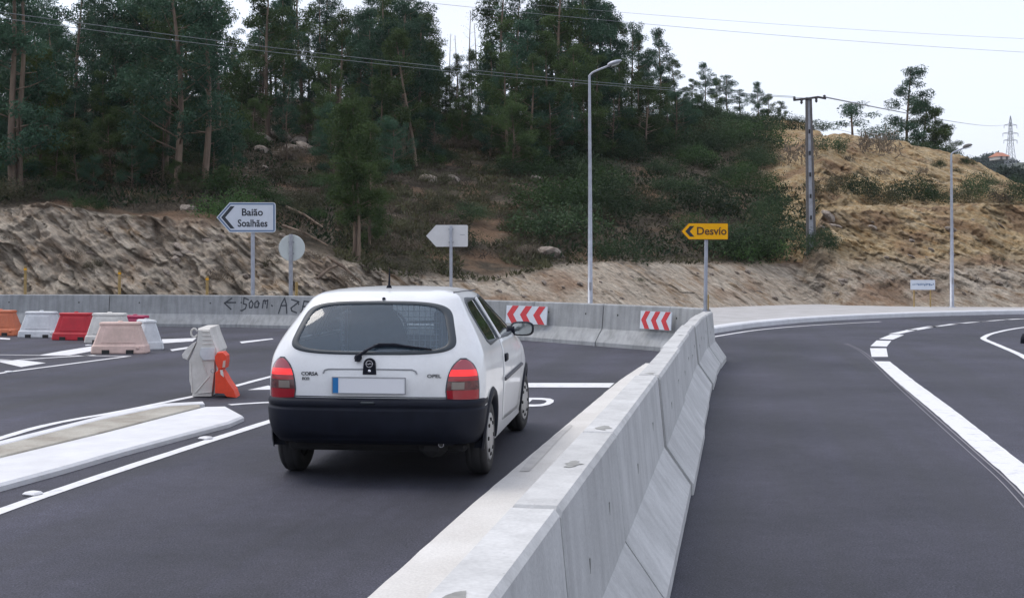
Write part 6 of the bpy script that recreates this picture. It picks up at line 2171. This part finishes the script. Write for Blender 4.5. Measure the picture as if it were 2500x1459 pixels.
# plate recess rim, plate, blue band
rec = [tp(x, z, 0.003) for x, z in ((-0.335, 0.64), (-0.335, 0.78), (-0.325, 0.802), (-0.30, 0.81), (0, 0.812), (0.30, 0.81), (0.325, 0.80), (0.335, 0.78), (0.34, 0.64))]
MB().tube(rec[1:8], 0.006, 6).build('plate_recess', M['car_lining'], car)
yp = tp(0, 0.70).y - 0.016
plate = MB().box((0.0, yp, 0.700), (0.52, 0.012, 0.112), bev=0.004).build('number_plate', M['plate_white'], car)
MB().box((-0.238, yp - 0.0075, 0.700), (0.042, 0.003, 0.108)).build('blue_band', M['plate_blue'], plate)
pr = MB()
o4 = [(-0.263, .641), (0.263, .641), (0.263, .759), (-0.263, .759)]; i4 = [(-0.256, .647), (0.256, .647), (0.256, .753), (-0.256, .753)]
pr.ring(o4, i4, 0.004, face_frame((0, yp - 0.006, 0)))
pr.build('plate_edge', M['car_lining'], plate)
# badge
bd = []
for (x, z) in [(-0.044, 0.775)] + [(0.042 * math.cos(a), 0.848 + 0.042 * math.sin(a)) for a in np.linspace(PI, 0, 15)] + [(0.044, 0.775)]:
    bd.append((x, z))
B_ = MB().prism([(x * 1.1 if z < .79 else x, z) for x, z in bd], 0.02, face_frame((0, tp(0, .84).y + 0.004, 0))).build('badge', M['car_black'], car)
yb_ = tp(0, .84).y - 0.016
ring = [(0.026 * math.cos(2 * PI * i / 20), 0.850 + 0.026 * math.sin(2 * PI * i / 20)) for i in range(20)]
rin = [(0.020 * math.cos(2 * PI * i / 20), 0.850 + 0.020 * math.sin(2 * PI * i / 20)) for i in range(20)]
eb = MB().ring(ring, rin, 0.004, face_frame((0, yb_ - .0005, 0)))
eb.prism([(-0.034, 0.853), (-0.002, 0.8435), (0.004, 0.849), (0.034, 0.848), (0.002, 0.8565), (-0.004, 0.851)], 0.005, face_frame((0, yb_ - .001, 0)))
eb.build('emblem', M['chrome'], B_)
MB().lathe([(0, -.004), (0.009, -.004), (0.011, 0)], axis='y', n=14, origin=(0, yb_ - 0.0005, 0.80)).build('lock', M['chrome'], B_)
def tail_text(s, x, z, size, sx=1.2):
    p = tp(x, z); q = tp(x + .03, z)
    an = math.atan2(q.y - p.y, .03)
    F = Matrix.Translation((x, p.y - 0.004, z)) @ Matrix.Rotation(an, 4, 'Z') @ face_frame()
    return text_obj('lettering', s, size, F, M['sign_black'], car, extrude=0.002, sx=sx, weight=0.0004)
tail_text('CORSA', -0.435, 0.775, 0.036, 1.05)
tail_text('ECO', -0.462, 0.741, 0.028, 0.95)
tail_text('OPEL', 0.455, 0.766, 0.034, 1.25)
# wiper
wp = MB()
def gp(x, z, off):
    p = body_pt(x, z); p.y -= off; return p
wp.lathe([(0.0, -0.035), (0.02, -0.035), (0.026, -0.02), (0.026, 0.0)], axis='y', n=14, origin=(-0.085, tp(-0.085, 0.89).y, 0.89))
wp.tube([gp(-0.085, 0.865, 0.022), gp(-0.085, 0.90, 0.03)], 0.02, 10)
wp.build('wiper_pivot', M['car_black'], car)
MB().tube([gp(-0.085, 0.90, .032), gp(-0.02, 0.945, .034), gp(0.06, 0.985, .032), gp(0.17, 0.985, 0.03), gp(0.26, 0.97, .028)], [0.013, 0.010, 0.008, 0.007, 0.005], 8).build('wiper_arm', M['car_black'], car)
MB().tube([gp(0.02, 0.972, .022), gp(0.14, 0.978, .022), gp(0.28, 0.966, .02), gp(0.43, 0.95, .016)], [0.012, .012, .010, .006], 6).build('wiper_blade', M['car_black'], car)
# roof: aerial, washer nozzle, drip strips
zr = 1.362
MB().tube([(-0.03, 0.84, zr), (-0.03, 0.84, zr + 0.025)], [0.024, 0.014], 12).build('aerial_base', M['car_black'], car)
MB().tube([(-0.03, 0.84, zr + .02), (-0.03, 0.85, zr + 0.08), (-0.03, 0.86, zr + 0.15)], [0.009, 0.007, 0.003], 8).build('aerial', M['car_black'], car)
wz = tp(0.03, 1.293)
MB().lathe([(0.014, 0), (0.012, 0.014), (0.0, 0.02)], n=10, origin=(0.03, wz.y - 0.002, 1.288)).build('washer_nozzle', M['car_black'], car)
for sg in (1, -1):
    q = []
    for y in np.linspace(0.66, 1.75, 9):
        z = 1.334
        q.append((sg * (fW(z) - 0.006), y, z + 0.002))
    MB().tube(q, 0.006, 6).build('drip_strip', M['seam'], car)

# cabin: shelf, bulkhead with wire grid, seats, dashboard, wheel
MB().box((0, 1.7, 0.66), (1.42, 2.4, 0.04)).build('load_floor', M['car_inner'], car)
MB().box((0, 2.52, 0.90), (1.34, 0.36, 0.16), bev=0.05).build('dashboard', M['car_inner'], car)
yb2 = 1.42
bk = MB()
F = face_frame((0, yb2, 0))
bk.prism([(-0.50, 0.68), (0.06, 0.68), (0.0, 0.95), (-0.06, 1.10), (-0.12, 1.17), (-0.13, 1.28), (-0.46, 1.28)], 0.02, F)
bk.build('bulkhead', M['seat_cloth'], car)
gr = MB()
for i in range(25):
    x = -0.55 + 1.1 * i / 24
    gr.box((x, yb2 + .012, 0.98), (0.005, 0.005, 0.56))
for i in range(13):
    z = 0.70 + 0.56 * i / 12
    gr.box((0, yb2 + .018, z), (1.10, 0.005, 0.005))
gr.build('cargo_grid', M['wire_grid'], car)
for sg in (1, -1):
    st = MB()
    st.box((sg * 0.38, 1.70, 0.80), (0.42, 0.46, 0.16), bev=0.05)
    st.box((sg * 0.39, 1.50, 0.98), (0.38, 0.13, 0.44), bev=0.05)
    st.box((sg * 0.39, 1.50, 1.23), (0.20, 0.09, 0.09), bev=0.035)
    st.build('front_seat', M['seat_cloth'], car)
sw = MB().tube([(-0.36 + 0.18 * math.cos(a), 2.22 + 0.05 * math.sin(a), 0.98 + 0.17 * math.sin(a)) for a in np.linspace(0, 2 * PI, 25)], 0.014, 8)
sw.build('steering_wheel', M['car_inner'], car)
# headlamps, front bumper and bonnet edge for other viewpoints
for sg in (1, -1):
    MB().box((sg * 0.52, 3.52, 0.66), (0.30, 0.10, 0.13), bev=0.05).build('headlight', M['lens_clear'], car)
MB().box((0, 3.62, 0.42), (1.40, 0.14, 0.22), bev=0.06).build('front_bumper', M['car_black'], car)

# ------------------------------------------------------------------ small thing half in the frame at the right edge
ox, oy = ground_at(2499, 838)
sm = empty('traffic_marker', (ox + 0.09, oy, 0), 0, 'small white capped black road marker at the right edge', 'marker')
MB().lathe([(0.0, 0), (0.12, 0), (0.115, 0.10), (0.08, 0.19), (0.0, 0.2)], n=16, origin=(0, 0.06, 0)).build('base', M['car_black'], sm)
MB().lathe([(0, -0.01), (0.07, -0.01), (0.085, 0.0), (0.085, 0.03), (0, 0.03)], axis='y', n=16, origin=(0.02, -0.06, 0.09)).build('cap', M['pl_white'], sm)

# ------------------------------------------------------------------ thin haze over the valley
hm = bpy.data.materials.new('haze_air'); hm.use_nodes = True
hn = hm.node_tree.nodes; hn.clear()
ho = hn.new('ShaderNodeOutputMaterial'); hv = hn.new('ShaderNodeVolumePrincipled')
hv.inputs['Color'].default_value = (0.86, 0.92, 1.0, 1)
hv.inputs['Density'].default_value = 0.00017
hv.inputs['Anisotropy'].default_value = 0.2
hm.node_tree.links.new(hv.outputs[0], ho.inputs['Volume'])
hz_ = MB().box((0, 1600, 35.0), (5400, 5100, 72.6)).build('haze', hm)
hz_['kind'] = 'stuff'; hz_['label'] = 'thin pale valley haze'

# ------------------------------------------------------------------ tell apart the few neighbours that still share a label
_by = {}
for o in COL.objects:
    if o.parent is None and o.get('label'):
        _by.setdefault(o['label'], []).append(o)
_ord = {2: ['left of two', 'right of two'], 3: ['left of three', 'middle of three', 'right of three'], 4: ['leftmost of four', 'second of four', 'third of four', 'rightmost of four'],
        5: ['leftmost of five', 'second of five', 'middle of five', 'fourth of five', 'rightmost of five'],
        6: ['leftmost of six', 'second of six', 'third of six', 'fourth of six', 'fifth of six', 'rightmost of six'], 7: ['leftmost of seven', 'second of seven', 'third of seven', 'middle of seven', 'fifth of seven', 'sixth of seven', 'rightmost of seven']}
def _name_apart(os_, lab):
    os_.sort(key=lambda o: o.location.x / o.location.y)
    for o, w in zip(os_, _ord[len(os_)]):
        if len((lab + ' ' + w).replace(',', ' ').split()) <= 16: o['label'] = lab + ', ' + w
for lab, os_ in _by.items():
    if not os_[0].get('group'): continue
    if len(os_) in _ord:
        _name_apart(os_, lab)
    elif 7 < len(os_) <= 14:
        os_.sort(key=lambda o: o.location.y)
        h = len(os_) // 2
        _name_apart(os_[:h], lab + ', nearer rank'); _name_apart(os_[h:], lab + ', farther rank')
